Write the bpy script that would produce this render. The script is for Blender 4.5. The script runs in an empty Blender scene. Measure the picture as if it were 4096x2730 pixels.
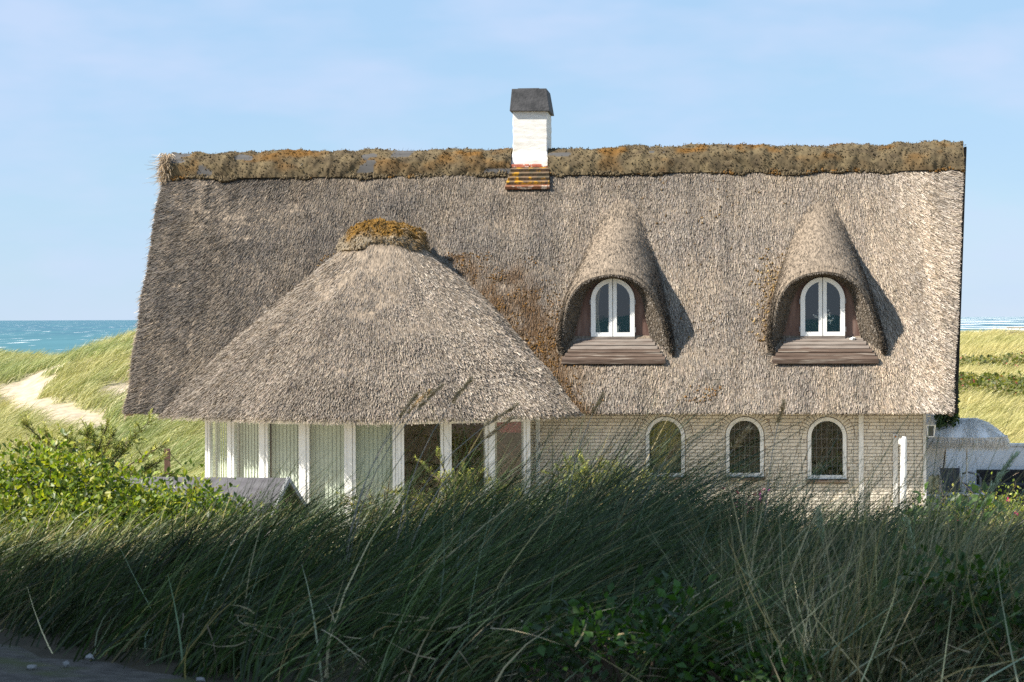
import bpy, math, numpy as np
from mathutils import Matrix, Vector
rng = np.random.default_rng(7)
R = math.radians
sc = bpy.context.scene

# ------------------------------------------------------------------ camera, sky, sun, exposure
FPX, W, H = 2240.0, 1024, 682
YAW, PIT, ROL, DIST, ZC = R(5.5), R(.58), R(.216), 40.0, 3.9
CAM = np.array([DIST*math.sin(YAW), -DIST*math.cos(YAW), ZC])
FWD = np.array([-math.sin(YAW)*math.cos(PIT), math.cos(YAW)*math.cos(PIT), -math.sin(PIT)])
RT0 = np.array([math.cos(YAW), math.sin(YAW), 0.0]); FW0 = np.array([-math.sin(YAW), math.cos(YAW), 0.0])
UP0 = np.cross(RT0, FWD)
RTV = RT0*math.cos(ROL)-UP0*math.sin(ROL); UPV = np.cross(RTV, FWD)
cd = bpy.data.cameras.new('camera'); cam = bpy.data.objects.new('camera', cd)
sc.collection.objects.link(cam)
cd.sensor_width = 36.0; cd.lens = 36.0*FPX/W; cd.clip_start = .1; cd.clip_end = 120000
cam.matrix_world = Matrix(((RTV[0], UPV[0], -FWD[0], CAM[0]), (RTV[1], UPV[1], -FWD[1], CAM[1]),
                           (RTV[2], UPV[2], -FWD[2], CAM[2]), (0, 0, 0, 1)))
cd.dof.use_dof = True; cd.dof.focus_distance = 41.0; cd.dof.aperture_fstop = 9.0
sc.camera = cam

SUN_B, SUN_E = R(25), R(43)                       # sun: 25 deg off the wall plane from the left, 43 deg high
SUN = np.array([-math.cos(SUN_B)*math.cos(SUN_E), -math.sin(SUN_B)*math.cos(SUN_E), math.sin(SUN_E)])
wd = bpy.data.worlds.new('World'); sc.world = wd; wd.use_nodes = True
nt = wd.node_tree; N = nt.nodes; L = nt.links
bg = N['Background']
sky = N.new('ShaderNodeTexSky'); sky.sky_type = 'NISHITA'; sky.sun_disc = False
sky.sun_elevation = SUN_E; sky.sun_rotation = math.atan2(SUN[0], SUN[1]) % (2*math.pi)
sky.altitude = 0; sky.air_density = 1.0; sky.dust_density = .0; sky.ozone_density = 2.5
tc = N.new('ShaderNodeTexCoord'); mp = N.new('ShaderNodeMapping'); mp.inputs['Scale'].default_value = (3.0, 3.0, 11.0)
L.new(tc.outputs['Generated'], mp.inputs['Vector'])
nz = N.new('ShaderNodeTexNoise'); nz.inputs['Scale'].default_value = 1.6; nz.inputs['Detail'].default_value = 5; nz.inputs['Roughness'].default_value = .5
L.new(mp.outputs[0], nz.inputs['Vector'])
rp = N.new('ShaderNodeMapRange'); rp.inputs[1].default_value = .42; rp.inputs[2].default_value = .75; rp.inputs[3].default_value = .76; rp.inputs[4].default_value = .60
L.new(nz.outputs['Fac'], rp.inputs[0])
mx = N.new('ShaderNodeMix'); mx.data_type = 'RGBA'
L.new(rp.outputs[0], mx.inputs['Factor']); L.new(sky.outputs[0], mx.inputs['A']); mx.inputs['B'].default_value = (3.35, 5.15, 7.4, 1)
mp2 = N.new('ShaderNodeMapping'); mp2.inputs['Scale'].default_value = (5.0, 5.0, 15.0); mp2.inputs['Location'].default_value = (.3, 1.7, .4); L.new(tc.outputs['Generated'], mp2.inputs['Vector'])
nz2 = N.new('ShaderNodeTexNoise'); nz2.inputs['Scale'].default_value = 1.5; nz2.inputs['Detail'].default_value = 4; nz2.inputs['Roughness'].default_value = .55; L.new(mp2.outputs[0], nz2.inputs['Vector'])
rp2 = N.new('ShaderNodeMapRange'); rp2.inputs[1].default_value = .43; rp2.inputs[2].default_value = .66; rp2.inputs[4].default_value = .6; L.new(nz2.outputs['Fac'], rp2.inputs[0])
mx2 = N.new('ShaderNodeMix'); mx2.data_type = 'RGBA'; L.new(rp2.outputs[0], mx2.inputs['Factor']); L.new(mx.outputs['Result'], mx2.inputs['A']); mx2.inputs['B'].default_value = (4.9, 5.7, 7.5, 1)
L.new(mx2.outputs['Result'], bg.inputs['Color']); bg.inputs['Strength'].default_value = .060
sd = bpy.data.lights.new('sun', 'SUN'); sd.energy = 5.0; sd.angle = R(.53); sd.color = (1, .93, .82)
so = bpy.data.objects.new('sun', sd); sc.collection.objects.link(so)
so.rotation_euler = Vector(SUN).to_track_quat('Z', 'Y').to_euler(); so.location = (-30, -20, 40)
sc.view_settings.view_transform = 'Standard'; sc.view_settings.look = 'None'
sc.view_settings.exposure = 1.15; sc.view_settings.gamma = 1
sc.cycles.max_bounces = 6; sc.cycles.transparent_max_bounces = 12; sc.cycles.use_denoising = False; sc.cycles.use_adaptive_sampling = False
sc.cycles.caustics_reflective = False; sc.cycles.caustics_refractive = False

# ------------------------------------------------------------------ helpers
def ld(l, d):                                       # lateral / depth from the camera stand -> world x, y
    l = np.asarray(l, float); d = np.asarray(d, float)
    return CAM[0]+RT0[0]*l+FW0[0]*d, CAM[1]+RT0[1]*l+FW0[1]*d
def to_ld(x, y):
    dx = np.asarray(x, float)-CAM[0]; dy = np.asarray(y, float)-CAM[1]
    return dx*RT0[0]+dy*RT0[1], dx*FW0[0]+dy*FW0[1]
def smooth(a, b, x):
    t = np.clip((x-a)/(b-a), 0, 1); return t*t*(3-2*t)
def norm(v):
    return v/np.maximum(np.linalg.norm(v, axis=-1, keepdims=True), 1e-9)
def tag(o, label=None, cat=None, group=None, kind=None):
    if label: o['label'] = label
    if cat: o['category'] = cat
    if group: o['group'] = group
    if kind: o['kind'] = kind
    return o
def empty(name, loc=(0, 0, 0), parent=None):
    o = bpy.data.objects.new(name, None); sc.collection.objects.link(o); o.location = loc; o.empty_display_size = .2
    if parent: o.parent = parent
    return o
def link(name, me, parent=None, loc=None):
    o = bpy.data.objects.new(name, me); sc.collection.objects.link(o)
    if parent: o.parent = parent
    if loc is not None: o.location = loc
    return o
def mesh(name, v, f, m, parent=None, sm=False, col=None, loc=None):
    """v (n,3); f an (n,k) array or list of tuples"""
    me = bpy.data.meshes.new(name); v = np.asarray(v, np.float32)
    if isinstance(f, np.ndarray):
        k = f.shape[1]; me.vertices.add(len(v)); me.vertices.foreach_set('co', v.ravel())
        me.loops.add(f.size); me.loops.foreach_set('vertex_index', f.ravel().astype(np.int32))
        me.polygons.add(len(f)); me.polygons.foreach_set('loop_start', np.arange(0, f.size, k, dtype=np.int32))
        me.update(calc_edges=True)
    else:
        me.from_pydata([tuple(map(float, p)) for p in v], [], f)
    if col is not None:
        at = me.attributes.new('col', 'FLOAT_COLOR', 'POINT'); c = np.ones((len(v), 4), np.float32); c[:, :3] = col
        at.data.foreach_set('color', c.ravel())
    if sm: me.polygons.foreach_set('use_smooth', np.ones(len(me.polygons), bool))
    if m: me.materials.append(m)
    return link(name, me, parent, loc)
class MB:                                            # collects boxes, tubes and prisms for one mesh
    def __init__(s): s.v = []; s.f = []
    def add(s, v, f):
        n = len(s.v); s.v += [tuple(map(float, p)) for p in v]; s.f += [tuple(i+n for i in q) for q in f]; return s
    def box(s, c, e, ax=None):                       # centre, full extents, optional 3 axes
        ax = np.eye(3) if ax is None else np.asarray(ax, float); c = np.asarray(c, float); e = np.asarray(e, float)/2
        v = [c+ax[0]*e[0]*i+ax[1]*e[1]*j+ax[2]*e[2]*k for i in (-1, 1) for j in (-1, 1) for k in (-1, 1)]
        return s.add(v, [(0, 1, 3, 2), (4, 6, 7, 5), (0, 4, 5, 1), (2, 3, 7, 6), (0, 2, 6, 4), (1, 5, 7, 3)])
    def bar(s, a, b, w, h=None):                     # rectangular bar a -> b
        a = np.asarray(a, float); b = np.asarray(b, float); d = b-a; Ln = np.linalg.norm(d); d = d/Ln
        u = np.array([0, 0, 1.]) if abs(d[2]) < .9 else np.array([0, 1., 0]); x = np.cross(d, u); x /= np.linalg.norm(x); z = np.cross(x, d)
        return s.box((a+b)/2, (w, Ln, h or w), (x, d, z))
    def tube(s, pts, r, n=8, cap=True):
        pts = np.asarray(pts, float); r = np.broadcast_to(np.asarray(r, float), (len(pts),)); v = []; f = []
        for i, p in enumerate(pts):
            d = pts[min(i+1, len(pts)-1)]-pts[max(i-1, 0)]; d = d/np.linalg.norm(d)
            u = np.array([0, 0, 1.]) if abs(d[2]) < .9 else np.array([0, 1., 0]); x = np.cross(d, u); x /= np.linalg.norm(x); y = np.cross(d, x)
            v += [p+r[i]*(x*math.cos(2*math.pi*k/n)+y*math.sin(2*math.pi*k/n)) for k in range(n)]
        for i in range(len(pts)-1):
            f += [(i*n+k, i*n+(k+1) % n, (i+1)*n+(k+1) % n, (i+1)*n+k) for k in range(n)]
        if cap: f += [tuple(range(n-1, -1, -1)), tuple((len(pts)-1)*n+k for k in range(n))]
        return s.add(v, f)
    def prism(s, poly, dirv):                        # polygon (n,3) extruded by dirv
        poly = np.asarray(poly, float); n = len(poly)
        return s.add(list(poly)+list(poly+np.asarray(dirv, float)), [tuple(range(n)), tuple(range(2*n-1, n-1, -1))]+[(i, i+n, (i+1) % n+n, (i+1) % n) for i in range(n)])
    def build(s, name, m, parent=None, sm=False, bevel=0):
        o = mesh(name, s.v, s.f, m, parent, sm)
        if bevel:
            b = o.modifiers.new('bevel', 'BEVEL'); b.width = bevel; b.segments = 2; b.limit_method = 'ANGLE'
        return o
def grid_faces(nu, nv, keep=None):                   # verts index i*nv+j
    i, j = np.meshgrid(np.arange(nu-1), np.arange(nv-1), indexing='ij'); a = i*nv+j
    f = np.stack([a, a+nv, a+nv+1, a+1], -1)
    return f[keep] if keep is not None else f.reshape(-1, 4)
def perp(D, roll=None):                              # random unit vectors perpendicular to D
    D = norm(D); r = norm(rng.normal(size=D.shape)); return norm(np.cross(D, r))
def strands(name, P, D, Ln, Wd, col, m, parent=None, bend=None, segs=1, side=None, tip=.25):
    n = len(P); D = norm(D); Ln = np.broadcast_to(Ln, (n,))[:, None]; Wd = np.broadcast_to(Wd, (n,))[:, None]
    S = perp(D) if side is None else norm(side); V = np.empty((n, segs+1, 2, 3))
    for k in range(segs+1):
        t = k/segs; c = P+D*Ln*t
        if bend is not None: c = c+bend*Ln*t*t
        w = Wd*.5*((1-t)*(1-tip)+tip) if segs == 1 else Wd*.5*max(1-t**1.6, .12)
        V[:, k, 0] = c-S*w; V[:, k, 1] = c+S*w
    base = (np.arange(n)*(segs+1)*2)[:, None, None]; k = np.arange(segs)[None, :, None]*2
    f = (base+k+np.array([0, 1, 3, 2])[None, None]).reshape(-1, 4)
    return mesh(name, V.reshape(-1, 3), f, m, parent, col=np.repeat(col, (segs+1)*2, 0))
def reeds(name, P, D, Ln, Wd, col, m, parent=None, nrm=None, roll=.55):        # one tapered sliver per reed, wide at the cut end
    n = len(P); D = norm(D); Ln = np.broadcast_to(Ln, (n,))[:, None]; Wd = np.broadcast_to(Wd, (n,))[:, None]; S = perp(D) if nrm is None else norm(np.cross(D, np.broadcast_to(nrm, D.shape)+rng.normal(0, roll, D.shape))); e = P+D*Ln
    V = np.stack([P, e-S*Wd*.5, e+S*Wd*.5], 1)
    return mesh(name, V.reshape(-1, 3), np.arange(n*3).reshape(-1, 3), m, parent, col=np.repeat(col, 3, 0))
OCT_V = np.array([(1, 0, 0), (-1, 0, 0), (0, 1, 0), (0, -1, 0), (0, 0, 1), (0, 0, -1)], float); OCT_F = np.array([(0, 2, 4), (2, 1, 4), (1, 3, 4), (3, 0, 4), (2, 0, 5), (1, 2, 5), (3, 1, 5), (0, 3, 5)])
def crumbs(name, P, rad, col, m, parent=None, jit=.45):
    n = len(P); rad = np.broadcast_to(rad, (n,)); V = OCT_V[None]*rad[:, None, None]*(1+rng.normal(size=(n, 6, 1))*jit)+rng.normal(size=(n, 6, 3))*rad[:, None, None]*.3+P[:, None]
    f = (np.arange(n)[:, None, None]*6+OCT_F[None]).reshape(-1, 3); return mesh(name, V.reshape(-1, 3), f, m, parent, sm=True, col=np.repeat(col, 6, 0))
def leaves(name, P, D, Nn, size, col, m, parent=None, wid=.55, fold=.12):
    n = len(P); D = norm(D); S = norm(np.cross(D, Nn)); Nn = np.cross(S, D); s = np.broadcast_to(size, (n,))[:, None]
    V = np.stack([P, P+D*s*.5+S*s*wid*.5+Nn*s*fold, P+D*s, P+D*s*.5-S*s*wid*.5+Nn*s*fold], 1)
    f = (np.arange(n)[:, None, None]*4+np.array([[0, 1, 2], [0, 2, 3]])[None]).reshape(-1, 3)
    return mesh(name, V.reshape(-1, 3), f, m, parent, col=np.repeat(col, 4, 0))
_t = (1+5**.5)/2
ICO_V = norm(np.array([(-1, _t, 0), (1, _t, 0), (-1, -_t, 0), (1, -_t, 0), (0, -1, _t), (0, 1, _t), (0, -1, -_t), (0, 1, -_t), (_t, 0, -1), (_t, 0, 1), (-_t, 0, -1), (-_t, 0, 1)], float))
ICO_F = np.array([(0, 11, 5), (0, 5, 1), (0, 1, 7), (0, 7, 10), (0, 10, 11), (1, 5, 9), (5, 11, 4), (11, 10, 2), (10, 7, 6), (7, 1, 8), (3, 9, 4), (3, 4, 2), (3, 2, 6), (3, 6, 8), (3, 8, 9), (4, 9, 5), (2, 4, 11), (6, 2, 10), (8, 6, 7), (9, 8, 1)])
def clumps(name, P, rad, col, m, parent=None, jit=.3, flat=None, sm=True):
    n = len(P); rad = np.broadcast_to(rad, (n,))
    V = ICO_V[None]*rad[:, None, None]*(1+rng.normal(size=(n, 12, 1))*jit)
    if flat is not None: V = V-flat*(V@flat)[..., None]*.45
    V = V+P[:, None]
    f = (np.arange(n)[:, None, None]*12+ICO_F[None]).reshape(-1, 3)
    return mesh(name, V.reshape(-1, 3), f, m, parent, sm=sm, col=np.repeat(col, 12, 0))
def vnoise(x, y, seed=0, oct=3):                     # cheap smooth value noise in [-1,1]
    r = np.random.default_rng(seed+99); out = 0; amp = 1; tot = 0; fr = 1.0
    x = np.asarray(x, float); y = np.asarray(y, float)
    for o in range(oct):
        T = r.uniform(-1, 1, (64, 64)); xi = np.floor(x*fr).astype(int); yi = np.floor(y*fr).astype(int)
        u = x*fr-xi; v = y*fr-yi; u = u*u*(3-2*u); v = v*v*(3-2*v)
        g = lambda a, b: T[a % 64, b % 64]
        out = out+amp*((g(xi, yi)*(1-u)+g(xi+1, yi)*u)*(1-v)+(g(xi, yi+1)*(1-u)+g(xi+1, yi+1)*u)*v); tot += amp; amp *= .5; fr *= 2.03
    return out/tot

# ------------------------------------------------------------------ materials
def newmat(name):
    m = bpy.data.materials.new(name); m.use_nodes = True; return m, m.node_tree.nodes, m.node_tree.links, m.node_tree.nodes['Principled BSDF']
def nmat(name, c1, c2, scale=6, rough=.8, spec=.3, stretch=(1, 1, 1), bump=.2, bscale=None, detail=6, lo=.35, hi=.65, c3=None, s3=2.0, t3=(.6, .68), rnd=0, metal=0, dist=.02):
    m, N, L, b = newmat(name)
    tc = N.new('ShaderNodeTexCoord'); mp = N.new('ShaderNodeMapping'); mp.inputs['Scale'].default_value = stretch; L.new(tc.outputs['Object'], mp.inputs[0])
    n1 = N.new('ShaderNodeTexNoise'); n1.inputs['Scale'].default_value = scale; n1.inputs['Detail'].default_value = detail; L.new(mp.outputs[0], n1.inputs['Vector'])
    mr = N.new('ShaderNodeMapRange'); mr.inputs[1].default_value = lo; mr.inputs[2].default_value = hi; L.new(n1.outputs['Fac'], mr.inputs[0])
    mx = N.new('ShaderNodeMix'); mx.data_type = 'RGBA'; mx.inputs['A'].default_value = (*c1, 1); mx.inputs['B'].default_value = (*c2, 1); L.new(mr.outputs[0], mx.inputs['Factor'])
    out = mx.outputs['Result']
    if c3 is not None:
        n3 = N.new('ShaderNodeTexNoise'); n3.inputs['Scale'].default_value = s3; n3.inputs['Detail'].default_value = 5; L.new(mp.outputs[0], n3.inputs['Vector'])
        m3 = N.new('ShaderNodeMapRange'); m3.inputs[1].default_value = t3[0]; m3.inputs[2].default_value = t3[1]; L.new(n3.outputs['Fac'], m3.inputs[0])
        x3 = N.new('ShaderNodeMix'); x3.data_type = 'RGBA'; x3.inputs['B'].default_value = (*c3, 1); L.new(m3.outputs[0], x3.inputs['Factor']); L.new(out, x3.inputs['A']); out = x3.outputs['Result']
    if rnd:
        oi = N.new('ShaderNodeObjectInfo'); mr2 = N.new('ShaderNodeMapRange'); mr2.inputs[3].default_value = 1-rnd; mr2.inputs[4].default_value = 1+rnd*.6; L.new(oi.outputs['Random'], mr2.inputs[0])
        hs = N.new('ShaderNodeHueSaturation'); L.new(mr2.outputs[0], hs.inputs['Value']); L.new(out, hs.inputs['Color']); out = hs.outputs[0]
    L.new(out, b.inputs['Base Color']); b.inputs['Roughness'].default_value = rough; b.inputs['Specular IOR Level'].default_value = spec; b.inputs['Metallic'].default_value = metal
    if bump:
        n2 = N.new('ShaderNodeTexNoise'); n2.inputs['Scale'].default_value = bscale or scale*3; n2.inputs['Detail'].default_value = 5; L.new(mp.outputs[0], n2.inputs['Vector'])
        bp = N.new('ShaderNodeBump'); bp.inputs['Strength'].default_value = bump; bp.inputs['Distance'].default_value = dist; L.new(n2.outputs['Fac'], bp.inputs['Height']); L.new(bp.outputs[0], b.inputs['Normal'])
    return m
def amat(name, rough=.7, spec=.3, trans=0.0, tint=(1.2, 1.25, .6)):     # colour from the mesh's own 'col' attribute
    m, N, L, b = newmat(name); at = N.new('ShaderNodeAttribute'); at.attribute_name = 'col'
    L.new(at.outputs['Color'], b.inputs['Base Color']); b.inputs['Roughness'].default_value = rough; b.inputs['Specular IOR Level'].default_value = spec
    if trans:
        t = N.new('ShaderNodeBsdfTranslucent'); mm = N.new('ShaderNodeMix'); mm.data_type = 'RGBA'; mm.blend_type = 'MULTIPLY'; mm.inputs['Factor'].default_value = 1
        L.new(at.outputs['Color'], mm.inputs['A']); mm.inputs['B'].default_value = (*tint, 1); L.new(mm.outputs['Result'], t.inputs['Color'])
        ms = N.new('ShaderNodeMixShader'); ms.inputs[0].default_value = trans; L.new(b.outputs[0], ms.inputs[1]); L.new(t.outputs[0], ms.inputs[2]); L.new(ms.outputs[0], N['Material Output'].inputs[0])
    return m
def glassmat(name, tint=(.85, .9, .88), refl=1.0):
    m, N, L, b = newmat(name); N.remove(b)
    t = N.new('ShaderNodeBsdfTransparent'); t.inputs[0].default_value = (*tint, 1); g = N.new('ShaderNodeBsdfGlossy'); g.inputs['Roughness'].default_value = .015; g.inputs[0].default_value = (refl, refl, refl, 1)
    fr = N.new('ShaderNodeLayerWeight'); fr.inputs['Blend'].default_value = .5; pw = N.new('ShaderNodeMath'); pw.operation = 'POWER'; pw.inputs[1].default_value = 5; L.new(fr.outputs['Facing'], pw.inputs[0])
    mm = N.new('ShaderNodeMapRange'); mm.inputs[3].default_value = .075; mm.inputs[4].default_value = 1; L.new(pw.outputs[0], mm.inputs[0])      # two-faced pane: Schlick reflectance
    tc = N.new('ShaderNodeTexCoord'); n2 = N.new('ShaderNodeTexNoise'); n2.inputs['Scale'].default_value = 1.3; L.new(tc.outputs['Object'], n2.inputs['Vector'])
    bp = N.new('ShaderNodeBump'); bp.inputs['Strength'].default_value = .05; bp.inputs['Distance'].default_value = .02; L.new(n2.outputs['Fac'], bp.inputs['Height']); L.new(bp.outputs[0], g.inputs['Normal'])
    ms = N.new('ShaderNodeMixShader'); L.new(mm.outputs[0], ms.inputs[0]); L.new(t.outputs[0], ms.inputs[1]); L.new(g.outputs[0], ms.inputs[2]); L.new(ms.outputs[0], N['Material Output'].inputs[0])
    return m
M = {}
M['white'] = nmat('white_paint', (.74, .74, .72), (.82, .82, .80), 5, .45, .4, bump=.05)
M['white_wood'] = nmat('weathered_white_wood', (.60, .58, .54), (.78, .77, .74), 8, .6, .3, (1, 1, .2), .15)
M['cream'] = nmat('cream_frame', (.62, .59, .50), (.72, .69, .60), 6, .5, .35, bump=.05)
M['brick'] = nmat('cream_brick', (.70, .63, .53), (.80, .74, .64), 9, .85, .2, bump=.5, bscale=60, c3=(.52, .45, .37), s3=5, t3=(.6, .75), rnd=.14)
M['mortar'] = nmat('mortar', (.34, .285, .23), (.44, .37, .31), 20, .95, .1, bump=.6)
M['chimney'] = nmat('whitewashed_brick', (.60, .585, .55), (.72, .71, .68), 5, .8, .25, (1, 1, 3.4), bump=.35, bscale=5, c3=(.46, .43, .36), s3=1.8, t3=(.58, .75))
M['cap'] = nmat('dark_slate_cap', (.030, .031, .034), (.060, .060, .064), 7, .75, .3, bump=.5, bscale=22, c3=(.16, .16, .08), s3=9, t3=(.72, .78))
M['red_brick'] = nmat('red_brick', (.34, .10, .06), (.45, .16, .10), 8, .85, .2, bump=.4, c3=(.68, .64, .58), s3=9, t3=(.55, .6))
M['tile'] = nmat('lichen_board', (.085, .07, .045), (.16, .10, .06), 7, .85, .2, (1, 1, 1), bump=.4, c3=(.40, .21, .02), s3=5, t3=(.53, .60))
M['tile_red'] = nmat('orange_board', (.22, .075, .035), (.16, .085, .05), 7, .85, .2, (1, 1, 1), bump=.4, c3=(.42, .34, .27), s3=6, t3=(.6, .66))
M['plank'] = nmat('weathered_red_plank', (.060, .039, .028), (.105, .074, .056), 4, .7, .3, (.6, 6, 6), bump=.35, bscale=9, c3=(.20, .17, .14), s3=3, t3=(.56, .7))
M['plank_grey'] = nmat('grey_plank', (.13, .105, .088), (.22, .19, .165), 4, .75, .3, (.6, 6, 6), bump=.35, bscale=9, c3=(.11, .07, .055), s3=3, t3=(.56, .7))
M['board'] = nmat('brown_board', (.105, .058, .045), (.165, .105, .085), 3, .65, .3, (4, 1, .7), bump=.15, bscale=14, c3=(.21, .17, .15), s3=2, t3=(.6, .8))
M['thatch'] = nmat('thatch_bed', (.13, .105, .08), (.28, .225, .17), 30, .95, .1, (1, .25, .25), bump=.8, bscale=45, dist=.03)
M['thatch_cut'] = nmat('thatch_cut_ends', (.09, .075, .058), (.22, .18, .14), 60, .95, .1, (1, 1, 1), bump=1.0, bscale=80, dist=.03)
M['reed'] = amat('reed', .45, .45, .12, (1, 1, .9))
M['moss'] = amat('moss', .95, .1)
M['felt'] = nmat('ridge_felt', (.075, .072, .07), (.13, .125, .12), 9, .85, .2, (1, 3, 3), bump=.5, bscale=40)
M['verge'] = nmat('dark_verge', (.018, .015, .012), (.05, .04, .03), 20, .9, .15, bump=.5)
M['render'] = nmat('white_render', (.80, .80, .80), (.86, .86, .86), 3, .85, .2, bump=.25, bscale=30, c3=(.56, .55, .52), s3=1.5, t3=(.66, .8))
M['inner'] = nmat('dark_interior', (.07, .045, .03), (.11, .075, .05), 3, .8, .2, bump=0)
M['inner_wood'] = nmat('interior_wood', (.16, .075, .04), (.22, .11, .06), 3, .6, .3, (6, 1, 1), bump=0)
M['glass'] = glassmat('window_glass', (.93, .96, .94))
M['lead'] = nmat('lead_came', (.16, .16, .155), (.24, .24, .23), 8, .5, .5, bump=0)
M['curtain'] = nmat('olive_curtain', (.23, .20, .07), (.36, .32, .13), 7, .85, .1, (9, 1, 1.2), bump=.5, bscale=6, dist=.05)
M['slat'] = nmat('blind_slat', (.50, .54, .46), (.58, .61, .53), 3, .8, .15, bump=.05)
M['grass'] = amat('grass_blade', .45, .4, .2, (1.1, 1.2, .6))
M['drygrass'] = amat('dune_grass_blade', .5, .35, .35, (1.05, 1.05, .78))
M['leaf'] = amat('leaf', .45, .45, .38, (1.3, 1.4, .35))
M['needle'] = amat('needle', .6, .3, .2, (1.2, 1.3, .5))
M['bark'] = nmat('bark', (.07, .05, .035), (.16, .12, .09), 8, .9, .15, (1, 1, .3), bump=.6)
M['twig'] = amat('twig', .85, .15)
M['petal'] = nmat('pink_petal', (.62, .03, .16), (.75, .09, .28), 9, .6, .2, bump=0)
M['petal_purple'] = nmat('purple_petal', (.40, .06, .38), (.55, .12, .50), 9, .6, .2, bump=0)
M['petal_white'] = nmat('white_petal', (.7, .7, .66), (.8, .8, .76), 9, .6, .2, bump=0)
M['hip'] = nmat('rose_hip', (.45, .10, .02), (.60, .20, .03), 9, .4, .4, bump=0)
M['shed'] = nmat('grey_roofing_felt', (.085, .08, .085), (.12, .115, .12), 8, .85, .2, bump=.3, bscale=120)
M['trim'] = nmat('grey_barge', (.30, .30, .31), (.40, .40, .40), 6, .7, .3, bump=.1)
M['darkwood'] = nmat('dark_wood', (.035, .025, .02), (.075, .055, .045), 5, .85, .2, (1, 1, .2), bump=.3)
M['postwood'] = nmat('post_wood', (.075, .045, .035), (.14, .09, .075), 7, .85, .2, (1, 1, .2), bump=.4)
M['palewood'] = nmat('pale_slat', (.30, .26, .21), (.45, .40, .33), 5, .85, .2, (1, 1, .2), bump=.2, rnd=.2)
M['metal'] = nmat('grey_metal', (.16, .16, .17), (.24, .24, .25), 6, .5, .5, bump=.05, metal=.4)
M['raffia'] = amat('raffia', .7, .2, .25, (1, 1, .95))
M['canvas'] = nmat('white_canvas', (.76, .77, .78), (.82, .83, .84), 5, .85, .15, bump=.2)
M['sling'] = nmat('grey_sling', (.05, .055, .065), (.09, .095, .11), 12, .8, .2, (1, 1, 10), bump=.2)
M['cushion'] = nmat('cream_cushion', (.60, .52, .30), (.70, .63, .42), 5, .85, .15, bump=.2)
M['wicker'] = nmat('black_wicker', (.012, .012, .015), (.03, .03, .034), 40, .7, .3, bump=.5)
M['teal'] = nmat('teal_cloth', (.02, .14, .10), (.04, .20, .15), 6, .8, .2, bump=.1)
M['blue'] = nmat('blue_grey_cloth', (.13, .15, .20), (.18, .20, .26), 6, .8, .2, bump=.1)
M['asphalt'] = nmat('asphalt', (.060, .052, .044), (.115, .10, .085), 12, .9, .2, bump=.7, bscale=60, c3=(.07, .075, .03), s3=2.2, t3=(.5, .6))
M['stone'] = nmat('stone', (.22, .21, .20), (.36, .35, .34), 9, .8, .2, bump=.3, rnd=.3)
M['paving'] = nmat('terrace_paving', (.38, .35, .31), (.46, .43, .39), 6, .85, .2, bump=.3)
M['crown'] = amat('shade_crown', .6, .3, .15)  # foliage of the added, unseen shade trees
def groundmat():
    m, N, L, b = newmat('ground')
    at = N.new('ShaderNodeAttribute'); at.attribute_name = 'col'
    tc = N.new('ShaderNodeTexCoord'); n1 = N.new('ShaderNodeTexNoise'); n1.inputs['Scale'].default_value = 3.5; n1.inputs['Detail'].default_value = 8; L.new(tc.outputs['Object'], n1.inputs['Vector'])
    mr = N.new('ShaderNodeMapRange'); mr.inputs[1].default_value = .3; mr.inputs[2].default_value = .7; mr.inputs[3].default_value = .75; mr.inputs[4].default_value = 1.2; L.new(n1.outputs['Fac'], mr.inputs[0])
    hs = N.new('ShaderNodeHueSaturation'); L.new(at.outputs['Color'], hs.inputs['Color']); L.new(mr.outputs[0], hs.inputs['Value']); L.new(hs.outputs[0], b.inputs['Base Color'])
    n2 = N.new('ShaderNodeTexNoise'); n2.inputs['Scale'].default_value = 6; n2.inputs['Detail'].default_value = 6; L.new(tc.outputs['Object'], n2.inputs['Vector'])
    bp = N.new('ShaderNodeBump'); bp.inputs['Strength'].default_value = .4; bp.inputs['Distance'].default_value = .08; L.new(n2.outputs['Fac'], bp.inputs['Height']); L.new(bp.outputs[0], b.inputs['Normal'])
    b.inputs['Roughness'].default_value = .95; b.inputs['Specular IOR Level'].default_value = .1
    return m
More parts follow.
